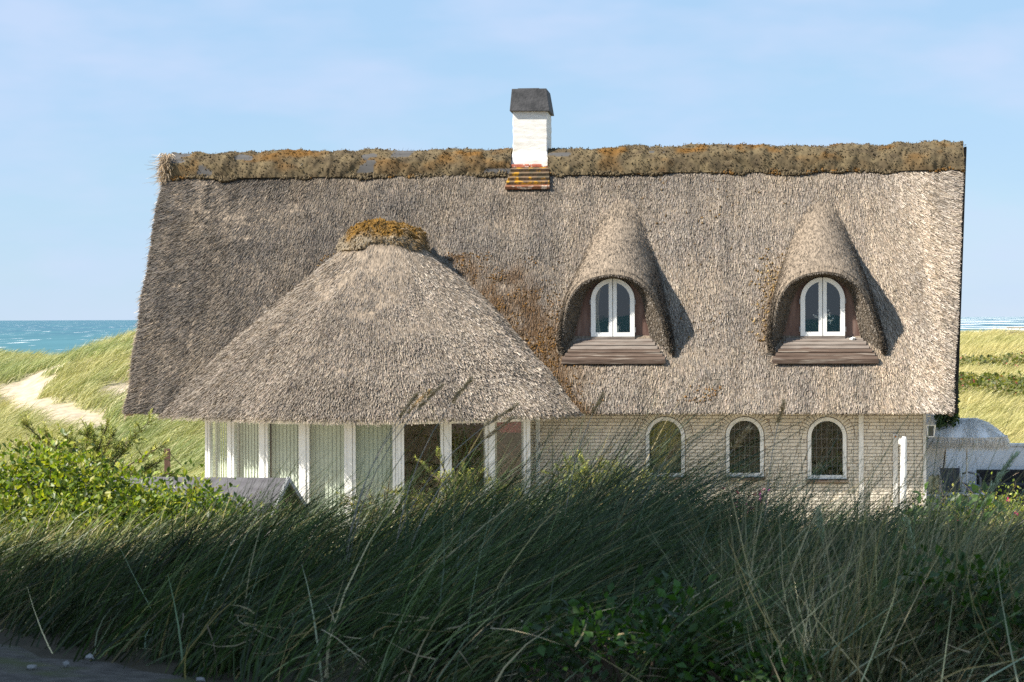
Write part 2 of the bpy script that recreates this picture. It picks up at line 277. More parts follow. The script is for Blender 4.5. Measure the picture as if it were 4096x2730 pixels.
def seamat():
    m, N, L, b = newmat('sea_water')
    tc = N.new('ShaderNodeTexCoord'); mp = N.new('ShaderNodeMapping'); mp.inputs['Rotation'].default_value = (0, 0, -YAW); L.new(tc.outputs['Object'], mp.inputs[0])
    def noise(sx, sy, det, rough=.55):
        q = N.new('ShaderNodeMapping'); q.inputs['Scale'].default_value = (sx, sy, 1); L.new(mp.outputs[0], q.inputs[0])
        n = N.new('ShaderNodeTexNoise'); n.inputs['Scale'].default_value = 1; n.inputs['Detail'].default_value = det; n.inputs['Roughness'].default_value = rough; L.new(q.outputs[0], n.inputs['Vector']); return n.outputs['Fac']
    def rng_(s, a, bb, c=0, d=1):
        r = N.new('ShaderNodeMapRange'); r.inputs[1].default_value = a; r.inputs[2].default_value = bb; r.inputs[3].default_value = c; r.inputs[4].default_value = d; L.new(s, r.inputs[0]); return r.outputs[0]
    def mix(f, a, bb):
        x = N.new('ShaderNodeMix'); x.data_type = 'RGBA'
        for s, i in ((f, 'Factor'), (a, 'A'), (bb, 'B')):
            if isinstance(s, tuple): x.inputs[i].default_value = s
            else: L.new(s, x.inputs[i])
        return x.outputs['Result']
    # shallow teal water inshore, deeper blue offshore, wind streaks and whitecaps
    sep = N.new('ShaderNodeSeparateXYZ'); L.new(mp.outputs[0], sep.inputs[0])
    deep = rng_(sep.outputs['Y'], 500, 3500)
    c = mix(deep, (.030, .130, .140, 1), (.020, .082, .135, 1))
    c = mix(rng_(noise(.02, .0025, 5), .35, .65), c, (.045, .150, .175, 1))
    caps = rng_(noise(.10, .007, 3, .5), .64, .69)
    c = mix(caps, c, (.8, .82, .82, 1))
    # breakers on a sand bar off to the right
    mu = N.new('ShaderNodeMath'); mu.operation = 'MULTIPLY'
    bar = rng_(noise(.010, .0016, 5, .6), .50, .60); L.new(bar, mu.inputs[0]); L.new(rng_(sep.outputs['X'], 140, 330), mu.inputs[1])
    c = mix(mu.outputs[0], c, (.78, .80, .80, 1))
    L.new(c, b.inputs['Base Color']); b.inputs['Roughness'].default_value = .45; b.inputs['Specular IOR Level'].default_value = .25
    bp = N.new('ShaderNodeBump'); bp.inputs['Strength'].default_value = .5; bp.inputs['Distance'].default_value = 1.0; L.new(noise(.12, .05, 4), bp.inputs['Height']); L.new(bp.outputs[0], b.inputs['Normal'])
    return m
M['ground'] = groundmat(); M['sea'] = seamat()

# ------------------------------------------------------------------ ground, sea, path
def gz(l, d):
    l = np.asarray(l, float); d = np.asarray(d, float)
    near = 2.3+.05*np.exp(-((d-13)/2.2)**2)*smooth(10.5, 12.5, d)*(1+.8*np.exp(-((l-.6)/1.6)**2))
    fall = smooth(13.5, 30, d)*(1-.0*l); base = near*(1-fall)+.15*fall
    cl = np.interp(l, [-60, -17, -15.6, -14.6, -13.4, -12, -8, 0, 8], [2.4, 2.45, 2.34, 2.42, 3.02, 3.40, 3.5, 3.2, 2.6])
    left = (cl-.15)*smooth(50, 74, d)
    right = 2.62*smooth(60, 122, d)
    w = smooth(1, 9, l); z = base+left*(1-w)+right*w
    z = z-(14.5)*((1-w)*smooth(82, 170, d)+w*smooth(140, 270, d))
    amp = .22*smooth(50, 60, d)+.03
    return z+amp*vnoise(l*.35+50, d*.22+50, 3, 3)
def gzw(x, y):
    l, d = to_ld(x, y); return gz(l, d)
# bare sand: (l, d, half width, half depth)
SAND = [(-15.0, 66.2, .55, .7), (-14.6, 66.3, .55, .7), (-13.9, 65.6, .5, .6), (-14.5, 65.0, .6, .6), (-14.2, 64.0, .6, .7), (-13.5, 62.3, .65, .8), (-12.9, 61.3, .65, .6), (-12.3, 60.5, .65, .6), (-11.7, 59.7, .6, .6), (-11.2, 58.9, .5, .6), (-10.9, 58.0, .35, .5),
        (-11.2, 62.7, .45, .5), (-10.8, 62.8, .5, .7), (-9.5, 59.6, .5, .4), (-9.0, 59.3, .5, .35), (-8.5, 58.9, .45, .3), (-13.7, 67.4, .7, .3), (-17, 66, 1, 1.2)]
def sandmask(l, d):
    s = np.zeros_like(l)
    for a, b, c, e in SAND: s = np.maximum(s, 1.35-np.sqrt(((l-a)/(c*1.15))**2+((d-b)/(e*1.2))**2))
    s = s+.35*vnoise(l*1.3+9, d*.9+4, 8, 3)
    return np.clip(s*2.2, 0, 1)
def shrubmask(l, d):                                   # low rose scrub on the right-hand dune
    a = np.exp(-((d-84-1.2*vnoise(l*.5, d*0, 4))/4.2)**2)+.8*np.exp(-((d-97-2*vnoise(l*.4, d*0, 6))/2.2)**2)
    return a*smooth(5, 10, l)
ax_l = np.concatenate([-np.geomspace(420, 24, 24), np.arange(-23.6, 30, .4), np.geomspace(30.4, 420, 24)])
ax_d = np.concatenate([-np.geomspace(120, 2, 16), np.arange(0, 9, 1.), np.arange(9, 80, .3), np.arange(80, 135, .6), np.geomspace(135.6, 420, 50)])
gl, gd = np.meshgrid(ax_l, ax_d, indexing='ij'); gx, gy = ld(gl, gd); gh = gz(gl, gd)
sm_ = sandmask(gl, gd); far = smooth(45, 52, gd)
soil = np.array([.22, .185, .13]); straw = np.array([.33, .30, .17]); sand = np.array([.40, .335, .25]); green = np.array([.07, .085, .025])
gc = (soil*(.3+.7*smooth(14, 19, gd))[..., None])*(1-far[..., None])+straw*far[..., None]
shm = np.clip(shrubmask(gl, gd), 0, 1)[..., None]; gc = gc*(1-shm)+green*shm
sm2 = np.maximum(sm_*far, smooth(90, 110, gd)*(1-smooth(1, 9, gl))); sm2 = np.maximum(sm2, smooth(150, 175, gd))[..., None]; gc = gc*(1-sm2)+sand*sm2
lawn = (smooth(24, 30, gd)*(1-smooth(44, 49, gd)))[..., None]; gc = gc*(1-lawn)+np.array([.42, .365, .26])*lawn
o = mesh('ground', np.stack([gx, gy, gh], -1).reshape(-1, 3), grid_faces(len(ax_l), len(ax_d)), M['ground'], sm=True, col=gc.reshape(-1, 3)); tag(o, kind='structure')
o = mesh('sea', [(-90000, -90000, -10), (90000, -90000, -10), (90000, 90000, -10), (-90000, 90000, -10)], [(0, 1, 2, 3)], M['sea']); tag(o, kind='structure')
# asphalt path across the near left corner
PU = np.array([.686, -.727]); PN = np.array([-.727, -.686]); P00 = np.array([-1.97, 10.43])      # edge direction, side towards the camera
def path_side(l, d): return (l-P00[0])*PN[0]+(d-P00[1])*PN[1]          # > 0 on the path
pt = np.linspace(-9, 16, 130); pv = []
for k in range(7):
    off = k*.4-(.05*np.sin(pt*4)+.05*np.sin(pt*9.3+1) if k == 0 else 0)
    l_ = P00[0]+PU[0]*pt+PN[0]*off; d_ = P00[1]+PU[1]*pt+PN[1]*off; x, y = ld(l_, d_); pv.append(np.stack([x, y, gz(l_, d_)+.006+(.03 if k else 0)], -1))
pv = np.array(pv).transpose(1, 0, 2); o = mesh('path', pv.reshape(-1, 3), grid_faces(130, 7), M['asphalt'], sm=True); tag(o, kind='structure')

# ------------------------------------------------------------------ the thatched cottage
house = tag(empty('thatched_cottage', (1.0, 3.4, 0)), 'white brick cottage under a huge weathered thatched roof with mossy ridge', 'house')
def hm(name, v, f, m, parent=None, **k):               # a part given in world coordinates
    o = mesh(name, v, f, m, parent or house, **k); return o
HOFF = Vector((1.0, 3.4, 0))
def under(o):                                          # keep world-coordinate meshes in place below the house empty
    if o.parent == house: o.location = -HOFF
    return o
EY, EZ, RY, RZ = -.6, 2.27, 3.6, 7.05; TAN = (RZ-EZ)/(RY-EY); SLEN = math.hypot(RZ-EZ, RY-EY)
RN = np.array([0, -(RZ-EZ), RY-EY])/SLEN; RD = np.array([0, -(RY-EY), -(RZ-EZ)])/SLEN          # roof normal, down-slope direction
XL0, XL1, XR0, XR1 = -6.88, -7.20, 7.70, 8.33
YF, YB = .29, .512; XW = (1.777, 5.522)                # dormer lip plane, dormer board plane, dormer centres
def rxl(s): return XL0+(XL1-XL0)*s+.05*vnoise(s*9, s*0+3, 5)
def rxr(s): return XR0+(XR1-XR0)*s+.02*vnoise(s*9, s*0+7, 6)
def roof(u, s):
    """u 0..1 along, s 0..1 up the slope -> point on the thatch"""
    xl, xr = rxl(s), rxr(s); x = xl+(xr-xl)*u
    h = .035*vnoise(x*.55+20, s*3.5+3, 11, 2)+.012*vnoise(x*2.5+20, s*12, 12, 2)
    edge = np.minimum(np.minimum((x-xl), (xr-x))/.22, 1); edge = np.clip(edge, 0, 1)
    h = h-.10*(1-np.sqrt(np.clip(1-(1-edge)**2, 0, 1)))            # rounded verges
    e2 = np.clip(s*SLEN/.18, 0, 1); h = h-.05*(1-np.sqrt(1-(1-e2)**2))
    ez = EZ+.012*vnoise(x*1.7, x*0+5, 14)
    return np.stack([x, EY+(RY-EY)*s+RN[1]*h, ez+(RZ-ez)*s+RN[2]*h], -1)
NU, NS = 300, 110
uu, ss = np.meshgrid(np.linspace(0, 1, NU), np.linspace(0, 1, NS)**1.15, indexing='ij')
A = roof(uu, ss); B = A+np.array([0, .40, 0])+np.stack([0*uu, 0*uu, -.02+0*uu], -1)
cen = (A[:-1, :-1]+A[1:, 1:])/2
hole = np.zeros(cen.shape[:2], bool)
for xw in XW: hole |= (abs(cen[..., 0]-xw) < .62) & (cen[..., 1] > .56) & (cen[..., 1] < 1.62)
F1 = grid_faces(NU, NS, ~hole); n0 = NU*NS; F2 = grid_faces(NU, NS, ~hole)[:, ::-1]+n0
idx = np.arange(n0).reshape(NU, NS); rim = []
for a in (idx[:, 0], idx[0, ::-1], idx[-1, :], idx[::-1, -1]): rim.append(np.stack([a[:-1], a[:-1]+n0, a[1:]+n0, a[1:]], -1)[:, ::-1])
roof_o = under(hm('roof', np.concatenate([A.reshape(-1, 3), B.reshape(-1, 3)]), np.concatenate([F1, F2]+rim), M['thatch']))
tag(roof_o, 'steep grey-brown reed thatch of the front slope')
yb_, zb_ = 2*RY-EY, EZ
rear = under(MB().add([(XL0, yb_, zb_), (XR0, yb_, zb_), (XR1, RY, RZ), (XL1, RY, RZ), (XL0, yb_-.4, zb_), (XR0, yb_-.4, zb_), (XR1-.05, RY, RZ-.42), (XL1+.05, RY, RZ-.42)],
    [(0, 1, 2, 3), (7, 6, 5, 4), (0, 4, 5, 1), (1, 5, 6, 2), (3, 7, 4, 0)]).build('rear_roof', M['thatch'], house))

# reed colours: browner high up; paler right, browner left is painted-in sun sheen
def reedcol(n, bleach_sheen, warm=0.0):
    v = rng.uniform(0, 1, n); g = (.245+.20*v**1.3)*(.68+.62*bleach_sheen); q = rng.uniform(-.5, .5, n)
    c = np.stack([g*(1.0+.05*q+.06*warm), g*(.845+.02*q-.02*warm), g*(.67-.07*q-.12*warm)], -1)
    pink = rng.uniform(0, 1, n) < .25; c[pink] *= np.array([1.03, .97, .97])
    dk = rng.uniform(0, 1, n) < .14; c[dk] *= .40
    return c
def lean(x, s):                                        # fan of the reeds towards the verges (radians, + = tips to the right)
    return -R(58)*np.clip((-2.8-x)/4.2, 0, 1)**1.3+R(62)*np.clip((x-5.9)/2.2, 0, 1)**1.5+R(7)*vnoise(x*.9+3, s*5+1, 21, 2)
HOOD = []                                               # filled below: keep the main reeds out of the dormer openings
def in_open(x, y):
    r = np.zeros(len(x), bool)
    for xw in XW: r |= (abs(x-xw) < .80-.42*np.clip((y-.3)/2.4, 0, 1)) & (y > .20) & (y < 2.5)
    return r
n = 535000
u = rng.uniform(0, 1, n); s = rng.uniform(0.0, .985, n); P = roof(u, s); k = ~in_open(P[:, 0], P[:, 1]); P, s = P[k], s[k]; n = len(P); x = P[:, 0]
ph = lean(x, s)+rng.normal(0, .11, n); D = RD[None]*np.cos(ph)[:, None]+np.array([1., 0, 0])*np.sin(ph)[:, None]
D = D+RN*rng.uniform(.03, .17, n)[:, None]
patch = .6*vnoise(x*.8+7, s*6+2, 31, 3)+.5*vnoise(x*3.2+5, s*2.6, 33, 3)
bl = np.clip(.36+.045*(x-1)-.20*(s-.5)+.50*patch, 0, 1.2)  # rightward ramp paints in the reeds' sun sheen; the patches are weathering
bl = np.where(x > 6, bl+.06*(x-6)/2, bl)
stain = np.exp(-((x-.05)/.5)**2)*smooth(.70, .95, s)*.5; bl = np.clip(bl-stain, 0, 1.5)
Ln = rng.uniform(.09, .25, n); Dn = norm(D)
for lim, ax_, sg_n in ((rxr(s)+.005, 0, 1), (rxl(s)-.04, 0, -1), (0*s+EZ-.03, 2, -1)):      # trimmed at verges and eave
    comp = Dn[:, ax_]*sg_n; room = (lim-P[:, ax_])*sg_n; Ln = np.where(comp > .05, np.minimum(Ln, np.maximum(room+rng.normal(0, .012, n), .03)/np.maximum(comp, .05)), Ln)
rc = (1+.30*vnoise(x*5+2, s*1.8+1, 37, 3)+.22*vnoise(x*14+2, s*5+1, 38, 2))[:, None]*reedcol(n, bl, np.clip(patch*.8, -.2, 1))*np.interp(x, [-7, -4.0, 0, 4], [.70, .70, .90, .96])[:, None]  # colour also darkened towards the left end
rust = (np.exp(-((x-(1.28-4.15*s))/.30)**2)*(s < .62)+.8*np.exp(-((x-(1.50-2.9*s))/.34)**2)*smooth(.08, .2, s)*(1-smooth(.5, .62, s))+.5*np.exp(-((x-4.5-.9*(s-.3))/.16)**2)*smooth(.2, .3, s)*(1-smooth(.5, .65, s)))
rust = np.clip(rust*(.95+1.2*vnoise(x*4, s*14, 36, 3)), 0, .9)[:, None]; rc = rc*(1-rust)+rust*np.array([.120, .064, .022])*rng.uniform(.6, 1.4, (n, 1))
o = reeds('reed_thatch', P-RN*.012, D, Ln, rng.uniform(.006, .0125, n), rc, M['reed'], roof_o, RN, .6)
tag(o, kind='stuff')
# loose bristling straw along the left verge and ridge end, and stubble along the eave
n = 3800; s = rng.uniform(0, 1, n); P = roof(rng.uniform(0, 1, n)**2.2*.035, s)
D = np.stack([-rng.uniform(.1, 1.1, n), -rng.uniform(0, .5, n), -rng.uniform(.25, 1, n)], -1); c = reedcol(n, rng.uniform(.4, 1.5, n), .8)
o = strands('loose_straw', P, D, rng.uniform(.05, .22, n), rng.uniform(.008, .016, n), c, M['reed'], roof_o); tag(o, kind='stuff')
n = 16000; P = roof(rng.uniform(0, 1, n), rng.uniform(0, .012, n)); P[:, 1] += rng.uniform(0, .25, n)
ph = lean(P[:, 0], 0*P[:, 0]); D = RD[None]*np.cos(ph)[:, None]+np.array([1., 0, 0])*np.sin(ph)[:, None]; D = D+rng.normal(0, .12, (n, 3))
o = strands('eave_stubble', P, D, rng.uniform(.01, .04, n), .015, reedcol(n, np.clip(.4+.06*P[:, 0], 0, 1)), M['reed'], roof_o); tag(o, kind='stuff')
# straws stuck out at the top left corner
n = 40; P = np.stack([rng.uniform(-7.2, -7.0, n), rng.uniform(3.2, 3.5, n), rng.uniform(6.6, 7.15, n)], -1); D = np.stack([-rng.uniform(.7, 1, n), -rng.uniform(0, .4, n), rng.uniform(-.3, .25, n)], -1)
o = strands('loose_straw', P, D, rng.uniform(.15, .4, n), .012, reedcol(n, np.full(n, 1.2), 1), M['reed'], roof_o); tag(o, kind='stuff')
# dark boards closing the right verge behind the thatch
vb = MB(); a0 = np.array([XR0+.02, EY+.22, EZ-.05]); a1 = np.array([XR1+.02, RY+.08, RZ+.1])
vb.add([a0, a0+(.085, .02, 0), a1+(.045, .02, 0), a1, a0+(0, .3, -.02), a0+(.085, .3, -.02), a1+(.045, .3, -.02), a1+(0, .3, -.02)], [(0, 1, 2, 3), (7, 6, 5, 4), (1, 5, 6, 2), (0, 4, 5, 1), (3, 2, 6, 7), (0, 3, 7, 4)])
under(vb.build('verge_board', M['verge'], house))

# ridge capping of turf and felt, in two lengths either side of the chimney
def ridge(x0, x1, seed):
    nx = int((x1-x0)/.025); xs = np.linspace(x0, x1, nx); prof = np.linspace(-1, 1, 45)
    X, T = np.meshgrid(xs, prof, indexing='ij'); a = T*1.5
    yy = RY+.36*np.sin(a); zz = 6.74+.42*np.cos(a)*(1+.0*X)-.12*np.abs(T)**3
    mask = vnoise(X*1.6+seed, T*2.2+seed, 40+seed, 3)+.25*np.abs(T)
    lump = .048*np.clip(vnoise(X*6+seed, T*3.4, 41+seed, 3)+.45, 0, 1.2)+.035*vnoise(X*2, T*2, 42+seed, 2)+.03*np.abs(vnoise(X*15, T*9, 49+seed, 2))
    lump = lump*np.clip((mask+.24)*6, 0, 1)
    sag = .03*vnoise(X*.35, X*0, 43)+.02
    nrm = np.stack([0*X, np.sin(a), np.cos(a)], -1)
    V = np.stack([X, yy, zz+sag], -1)+nrm*lump[..., None]
    bare = mask < -.40+.26*smooth(-3.6, -5.2, X)
    cbase = np.stack([.108+.05*vnoise(X*5, T*8, 44), .084+.04*vnoise(X*5, T*8, 44), .050+.02*vnoise(X*5, T*8, 44)], -1)
    org = np.clip((vnoise(X*1.9+3, T*2.5+seed, 45, 3)-.12)*3, 0, 1)[..., None]*np.exp(-((T+.35)/.5)**2)[..., None]
    cbase = cbase*(1-org)+np.array([.135, .072, .022])*org
    cbase = np.where(bare[..., None], np.array([.085, .083, .082])*(1+.25*vnoise(X*3, T*20, 46))[..., None], cbase)
    o = under(hm('ridge_capping', V.reshape(-1, 3), grid_faces(nx, 45), M['moss'], sm=True, col=cbase.reshape(-1, 3)))
    # moss cushions sitting on it
    n = int((x1-x0)*900); i = rng.integers(0, nx, n); j = rng.integers(1, 32, n); ok = (~bare[i, j]) | (rng.uniform(0, 1, n) < .04); i, j = i[ok], j[ok]
    c = cbase[i, j]*rng.uniform(.8, 1.2, (len(i), 1)); c = np.where(bare[i, j][:, None], [.13, .10, .065], c)
    q = crumbs('moss_cushion', V[i, j]+rng.normal(0, .012, (len(i), 3)), rng.uniform(.005, .015, len(i)), c, M['moss'], o); tag(q, kind='stuff')
    # ragged lower fringe
    n = int((x1-x0)*420); xx = rng.uniform(x0, x1, n); zz = 6.69+.075*vnoise(xx*3.2, xx*0, 47+seed, 3)+rng.uniform(-.04, .10, n); yy = EY+(zz-EZ)/TAN-.05
    c = np.array([.105, .082, .05])*rng.uniform(.6, 1.3, (n, 1)); og = (vnoise(xx*1.9, xx*0, 48) > .3) & (rng.uniform(0, 1, n) < .6); c[og] = np.array([.14, .076, .025])*rng.uniform(.7, 1.2, (og.sum(), 1))
    q = crumbs('moss_fringe', np.stack([xx, yy, zz], -1), rng.uniform(.012, .034, n), c, M['moss'], o); tag(q, kind='stuff')
    n = 500; i = rng.integers(0, nx, n); j = rng.integers(2, 40, n)
    q = strands('dry_sprig', V[i, j], np.stack([rng.normal(0, .7, n), rng.normal(-.2, .4, n), rng.uniform(.1, 1, n)], -1), rng.uniform(.02, .08, n), .007, np.array([.16, .12, .07])*rng.uniform(.6, 1.4, (n, 1)), M['reed'], o); tag(q, kind='stuff')
    return o
ridge(-7.08, -.33, 1); ridge(.39, XR1-.03, 4)
# straw collar at the left end of the ridge
n = 1500; P = np.stack([rng.uniform(-7.22, -7.02, n), RY+.40*np.sin(rng.uniform(-1.6, 1.2, n)), 6.75+rng.uniform(-.1, .42, n)], -1)
o = under(strands('ridge_end_straw', P, np.stack([rng.normal(-.1, .4, n), rng.normal(-.3, .4, n), -rng.uniform(.2, 1, n)], -1), rng.uniform(.08, .25, n), .012, reedcol(n, np.full(n, .7), 1), M['reed'], house)); tag(o, kind='stuff')
# moss tufts on the thatch: valley right of the cone, a few by the dormers
def moss_on_roof(xc, s0, s1, f, n, spread, cols, rmin, rmax):
    s = rng.uniform(s0, s1, n); xx = f(s)+rng.normal(0, 1, n)*spread; xx = np.clip(xx, -6.8, 8)
    u = (xx-rxl(s))/(rxr(s)-rxl(s)); P = roof(u, s); keep = vnoise(xx*3, s*14, 61, 3)+rng.uniform(-.3, .3, n) > .0
    P = P[keep]; n = len(P); c = np.array(cols)[rng.integers(0, len(cols), n)]*rng.uniform(.6, 1.3, (n, 1))
    q = crumbs('moss_tuft', P+RN*.015, rng.uniform(rmin, rmax, n), c, M['moss'], roof_o); tag(q, kind='stuff')
OR = [(.16, .085, .025), (.11, .065, .025), (.19, .10, .03), (.09, .06, .03)]
moss_on_roof(0, .02, .60, lambda s: 1.00-4.15*s+.28, 2600, .28, OR, .006, .020)
moss_on_roof(0, .10, .58, lambda s: 1.25-2.9*s+.3, 1300, .34, OR, .006, .018)
moss_on_roof(0, .25, .62, lambda s: 4.55+.9*(s-.3)+0*s, 800, .17, [(.30, .22, .11), (.24, .16, .07), (.18, .11, .04)], .008, .024)
moss_on_roof(0, .03, .09, lambda s: 3.35+0*s, 200, .22, [(.20, .11, .04), (.22, .14, .07)], .008, .024)
moss_on_roof(0, .20, .9, lambda s: 3.3+rng.uniform(-1.4, 1.6, np.shape(s)), 420, .3, [(.17, .11, .05), (.13, .09, .05)], .010, .024)
moss_on_roof(0, .05, .60, lambda s: -5.95+4.1*s, 700, .10, [(.24, .17, .09), (.18, .11, .05)], .008, .02)

# ------------------------------------------------------------------ dormers
def resample(P, n):
    P = np.asarray(P, float); d = np.r_[0, np.cumsum(np.linalg.norm(np.diff(P, axis=0), axis=1))]; t = np.linspace(0, d[-1], n)
    Q = np.stack([np.interp(t, d, P[:, i]) for i in range(P.shape[1])], -1)
    for _ in range(3): Q[1:-1] = (Q[:-2]+2*Q[1:-1]+Q[2:])/4
    return Q
LIP = [(-.93, 3.27), (-.91, 3.55), (-.86, 3.95), (-.78, 4.25), (-.60, 4.50), (-.36, 4.63), (0, 4.69), (.34, 4.63), (.58, 4.48), (.74, 4.25), (.86, 3.95), (.97, 3.55), (1.04, 3.30)]
INN = [(-.78, 3.40), (-.70, 3.60), (-.60, 3.95), (-.53, 4.25), (-.40, 4.49), (-.2, 4.62), (0, 4.66), (.2, 4.62), (.42, 4.47), (.54, 4.25), (.59, 3.95), (.66, 3.60), (.70, 3.42)]
BAK = [(-1.06, .26), (-1.01, .55), (-.95, .85), (-.86, 1.15), (-.74, 1.60), (-.52, 2.20), (-.22, 2.72), (.10, 2.92), (.36, 2.70), (.60, 2.20), (.82, 1.60), (.98, 1.05), (1.10, .65), (1.18, .33)]
def archpts(w, h, n=22, rise=None):                      # closed outline: up the left, over the arch, down the right
    r = w/2; rise = rise or r; a = np.linspace(math.pi, 0, n)
    return np.array([(-r, 0)]+[(r*math.cos(q), h-rise+rise*math.sin(q)) for q in a]+[(r, 0)])
def ring(mb, outer, inner, y0, y1, ox=0, oz=0):          # outline rings in the xz plane between depths y0 (front) and y1
    n = len(outer); v = [(ox+p[0], y, oz+p[1]) for y in (y0, y1) for o_ in (outer, inner) for p in o_]
    f = []
    for i in range(n):
        j = (i+1) % n; f += [(i, j, n+j, n+i), (2*n+i, 3*n+i, 3*n+j, 2*n+j), (i, 2*n+i, 2*n+j, j), (n+i, n+j, 3*n+j, 3*n+i)]
    return mb.add(v, f)
def half(pts, side, gap):                               # one leaf of a pair: clip the arch outline at the centre line
    p = [q for q in pts if q[0]*side > gap]
    top = max(q[1] for q in pts); ztop = max(q[1] for q in p); ztop = top-.004
    if side < 0: out = p+[(-gap, ztop), (-gap, pts[0][1])]
    else: out = [(gap, pts[0][1]), (gap, ztop)]+p
    return np.array(out)
def dormer(k, xw):
    d = empty('dormer', (0, 0, 0), house); d.location = Vector((xw, YF, 3.3))-HOFF
    off = np.array([-xw, -YF, -3.3])
    def sub(o): o.location = Vector(off); return o
    n = 60; Fl = resample([(xw+a, YF, b) for a, b in LIP], n); G = resample([(xw+a, YB, b) for a, b in INN], n)
    bk = [(xw+a, b, EZ+(b-EY)*TAN-.01) for a, b in BAK]; Bk = resample(bk, n)
    if k: Fl[:, 2] += .03*np.sin(np.linspace(0, math.pi, n)); Bk[:, 2] += .06*np.sin(np.linspace(0, math.pi, n))**4*TAN; Bk[:, 1] += .06*np.sin(np.linspace(0, math.pi, n))**4
    # the lip droops forward at the crown of the arch
    crown = np.sin(np.linspace(0, math.pi, n)); Fl[:, 1] -= .10*crown**2
    m = 26; us = np.linspace(0, 1, m); V = np.empty((n, m, 3)); tang = np.gradient(Fl, axis=0); tb = np.gradient(Bk, axis=0)
    for j, q in enumerate(us):
        hF = ((Fl-np.array([0, EY, EZ]))@RN)[:, None]; hB = ((Bk-np.array([0, EY, EZ]))@RN)[:, None]; Fp = Fl-RN*hF; Bp = Bk-RN*hB
        prof = .62*(1-q)**1.45+.38*(1+math.cos(math.pi*q))/2
        base = Fp+(Bp-Fp)*q+RN*(hF*prof+hB*(1-prof)-.015*q); T = tang*(1-q)+tb*q; nr = norm(np.cross(T, Bk-Fl)); sg = np.sign((nr*RN).sum(1, keepdims=True)+1e-6); nr = nr*sg
        side = np.stack([np.sign(base[:, 0]-xw)*np.clip(np.abs(base[:, 0]-xw)*1.6, 0, 1), -.35+0*q*base[:, 0], .6*np.ones(n)], -1)
        nr = norm(nr*.6+norm(side)*.8)
        b = (.085*math.sin(math.pi*q)**.9*(1-q)**1.1+.05*(1-q)**3) if 0 < q < 1 else 0
        V[:, j] = base+nr*b*(.35+.65*crown[:, None]**.5)
    V += RN*(.012*vnoise(V[..., 0]*4, V[..., 1]*4, 70+k, 2))[..., None]
    o = sub(mesh('hood', V.reshape(-1, 3), grid_faces(n, m)[:, ::-1], M['thatch'], d, sm=True))
    # reeds combed over the hood
    q = 52000; ti = rng.uniform(0, n-1.001, q); uj = (rng.uniform(0, 1, q)**1.15)*(m-1.001); i0, j0 = ti.astype(int), uj.astype(int); fi, fj = (ti-i0)[:, None], (uj-j0)[:, None]
    bil = lambda Z: (Z[i0, j0]*(1-fi)+Z[i0+1, j0]*fi)*(1-fj)+(Z[i0, j0+1]*(1-fi)+Z[i0+1, j0+1]*fi)*fj
    P = bil(V); dj = norm(V[i0, j0]-V[i0, j0+1]); di = V[i0+1, j0]-V[i0, j0]; nn = norm(np.cross(di, dj)); nn = nn*np.sign((nn*(RN+np.array([0, -.3, .3]))).sum(1, keepdims=True))
    D = norm(dj+RD*.55)+nn*rng.uniform(.03, .2, q)[:, None]+rng.normal(0, .10, (q, 3))
    bl = np.clip(.10+.5*vnoise(P[:, 0]*2, P[:, 2]*2, 71+k), 0, 1.1)
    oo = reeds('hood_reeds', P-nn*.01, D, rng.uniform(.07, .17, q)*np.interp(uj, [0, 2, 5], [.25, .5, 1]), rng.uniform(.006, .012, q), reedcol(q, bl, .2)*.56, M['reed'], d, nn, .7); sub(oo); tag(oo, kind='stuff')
    # reveal of cut reed ends between lip and board
    rv = np.stack([Fl, Fl*.5+G*.5+np.array([0, -.02, 0]), G], 1); sub(mesh('reveal', rv.reshape(-1, 3), grid_faces(n, 3), M['thatch_cut'], d, sm=True))
    q = 11000; t = rng.uniform(0, n-1.001, q); i0 = t.astype(int); f = (t-i0)[:, None]; w = rng.uniform(0, 1, q)[:, None]
    P = (Fl[i0]*(1-f)+Fl[i0+1]*f)*(1-w)+(G[i0]*(1-f)+G[i0+1]*f)*w; inw = norm(np.array([xw, YF-.1, 4.0])-P)
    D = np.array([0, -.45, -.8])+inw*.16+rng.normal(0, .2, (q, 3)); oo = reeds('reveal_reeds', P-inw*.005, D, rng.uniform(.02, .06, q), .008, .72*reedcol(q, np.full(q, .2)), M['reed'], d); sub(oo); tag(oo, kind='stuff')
    # brown board behind, cut for the window
    wz, ww, wh = 3.565, .785, 1.045; hole_ = archpts(ww-.02, wh-.01); ang = hole_
    io = np.array(INN)*np.array([1.05, 1.0])-np.array([0, wz-.03]); io[0, 1] = io[-1, 1] = -.06; io = np.vstack([(-.80, -.06), io[1:-1], (.74, -.06)])
    outer = resample(io, len(hole_)); outer[0] = io[0]; outer[-1] = io[-1]; outer[:, 1] = np.maximum(outer[:, 1], -.06)
    mb = MB(); ring(mb, outer, hole_, YB+.03, YB+.07, xw, wz); sub(mb.build('cheek_board', M['board'], d))
    mb = MB().box((xw, YB-.005, wz-.035), (.80, .09, .055)); sub(mb.build('window_sill', M['plank_grey'], d, bevel=.006))
    # pair of arched casements
    for sd in (-1, 1):
        o1 = half([tuple(p) for p in archpts(ww, wh, 30)], sd, .006); inn_ = half([tuple((p[0], p[1])) for p in (archpts(ww-.165, wh-.150, 30)+np.array([0, .075]))], sd, .072)
        o1 = resample(np.vstack([o1, o1[:1]]), 61)[:-1] if False else o1
        # match point counts
        def rs(P, nn=48):
            P = np.vstack([P, P[:1]]); dd = np.r_[0, np.cumsum(np.linalg.norm(np.diff(P, axis=0), axis=1))]; t = np.linspace(0, dd[-1], nn+1)[:-1]
            return np.stack([np.interp(t, dd, P[:, 0]), np.interp(t, dd, P[:, 1])], -1)
        # radial pairing about the inner leaf's centre keeps the corners square
        cx, cz = sd*.21, wh*.45
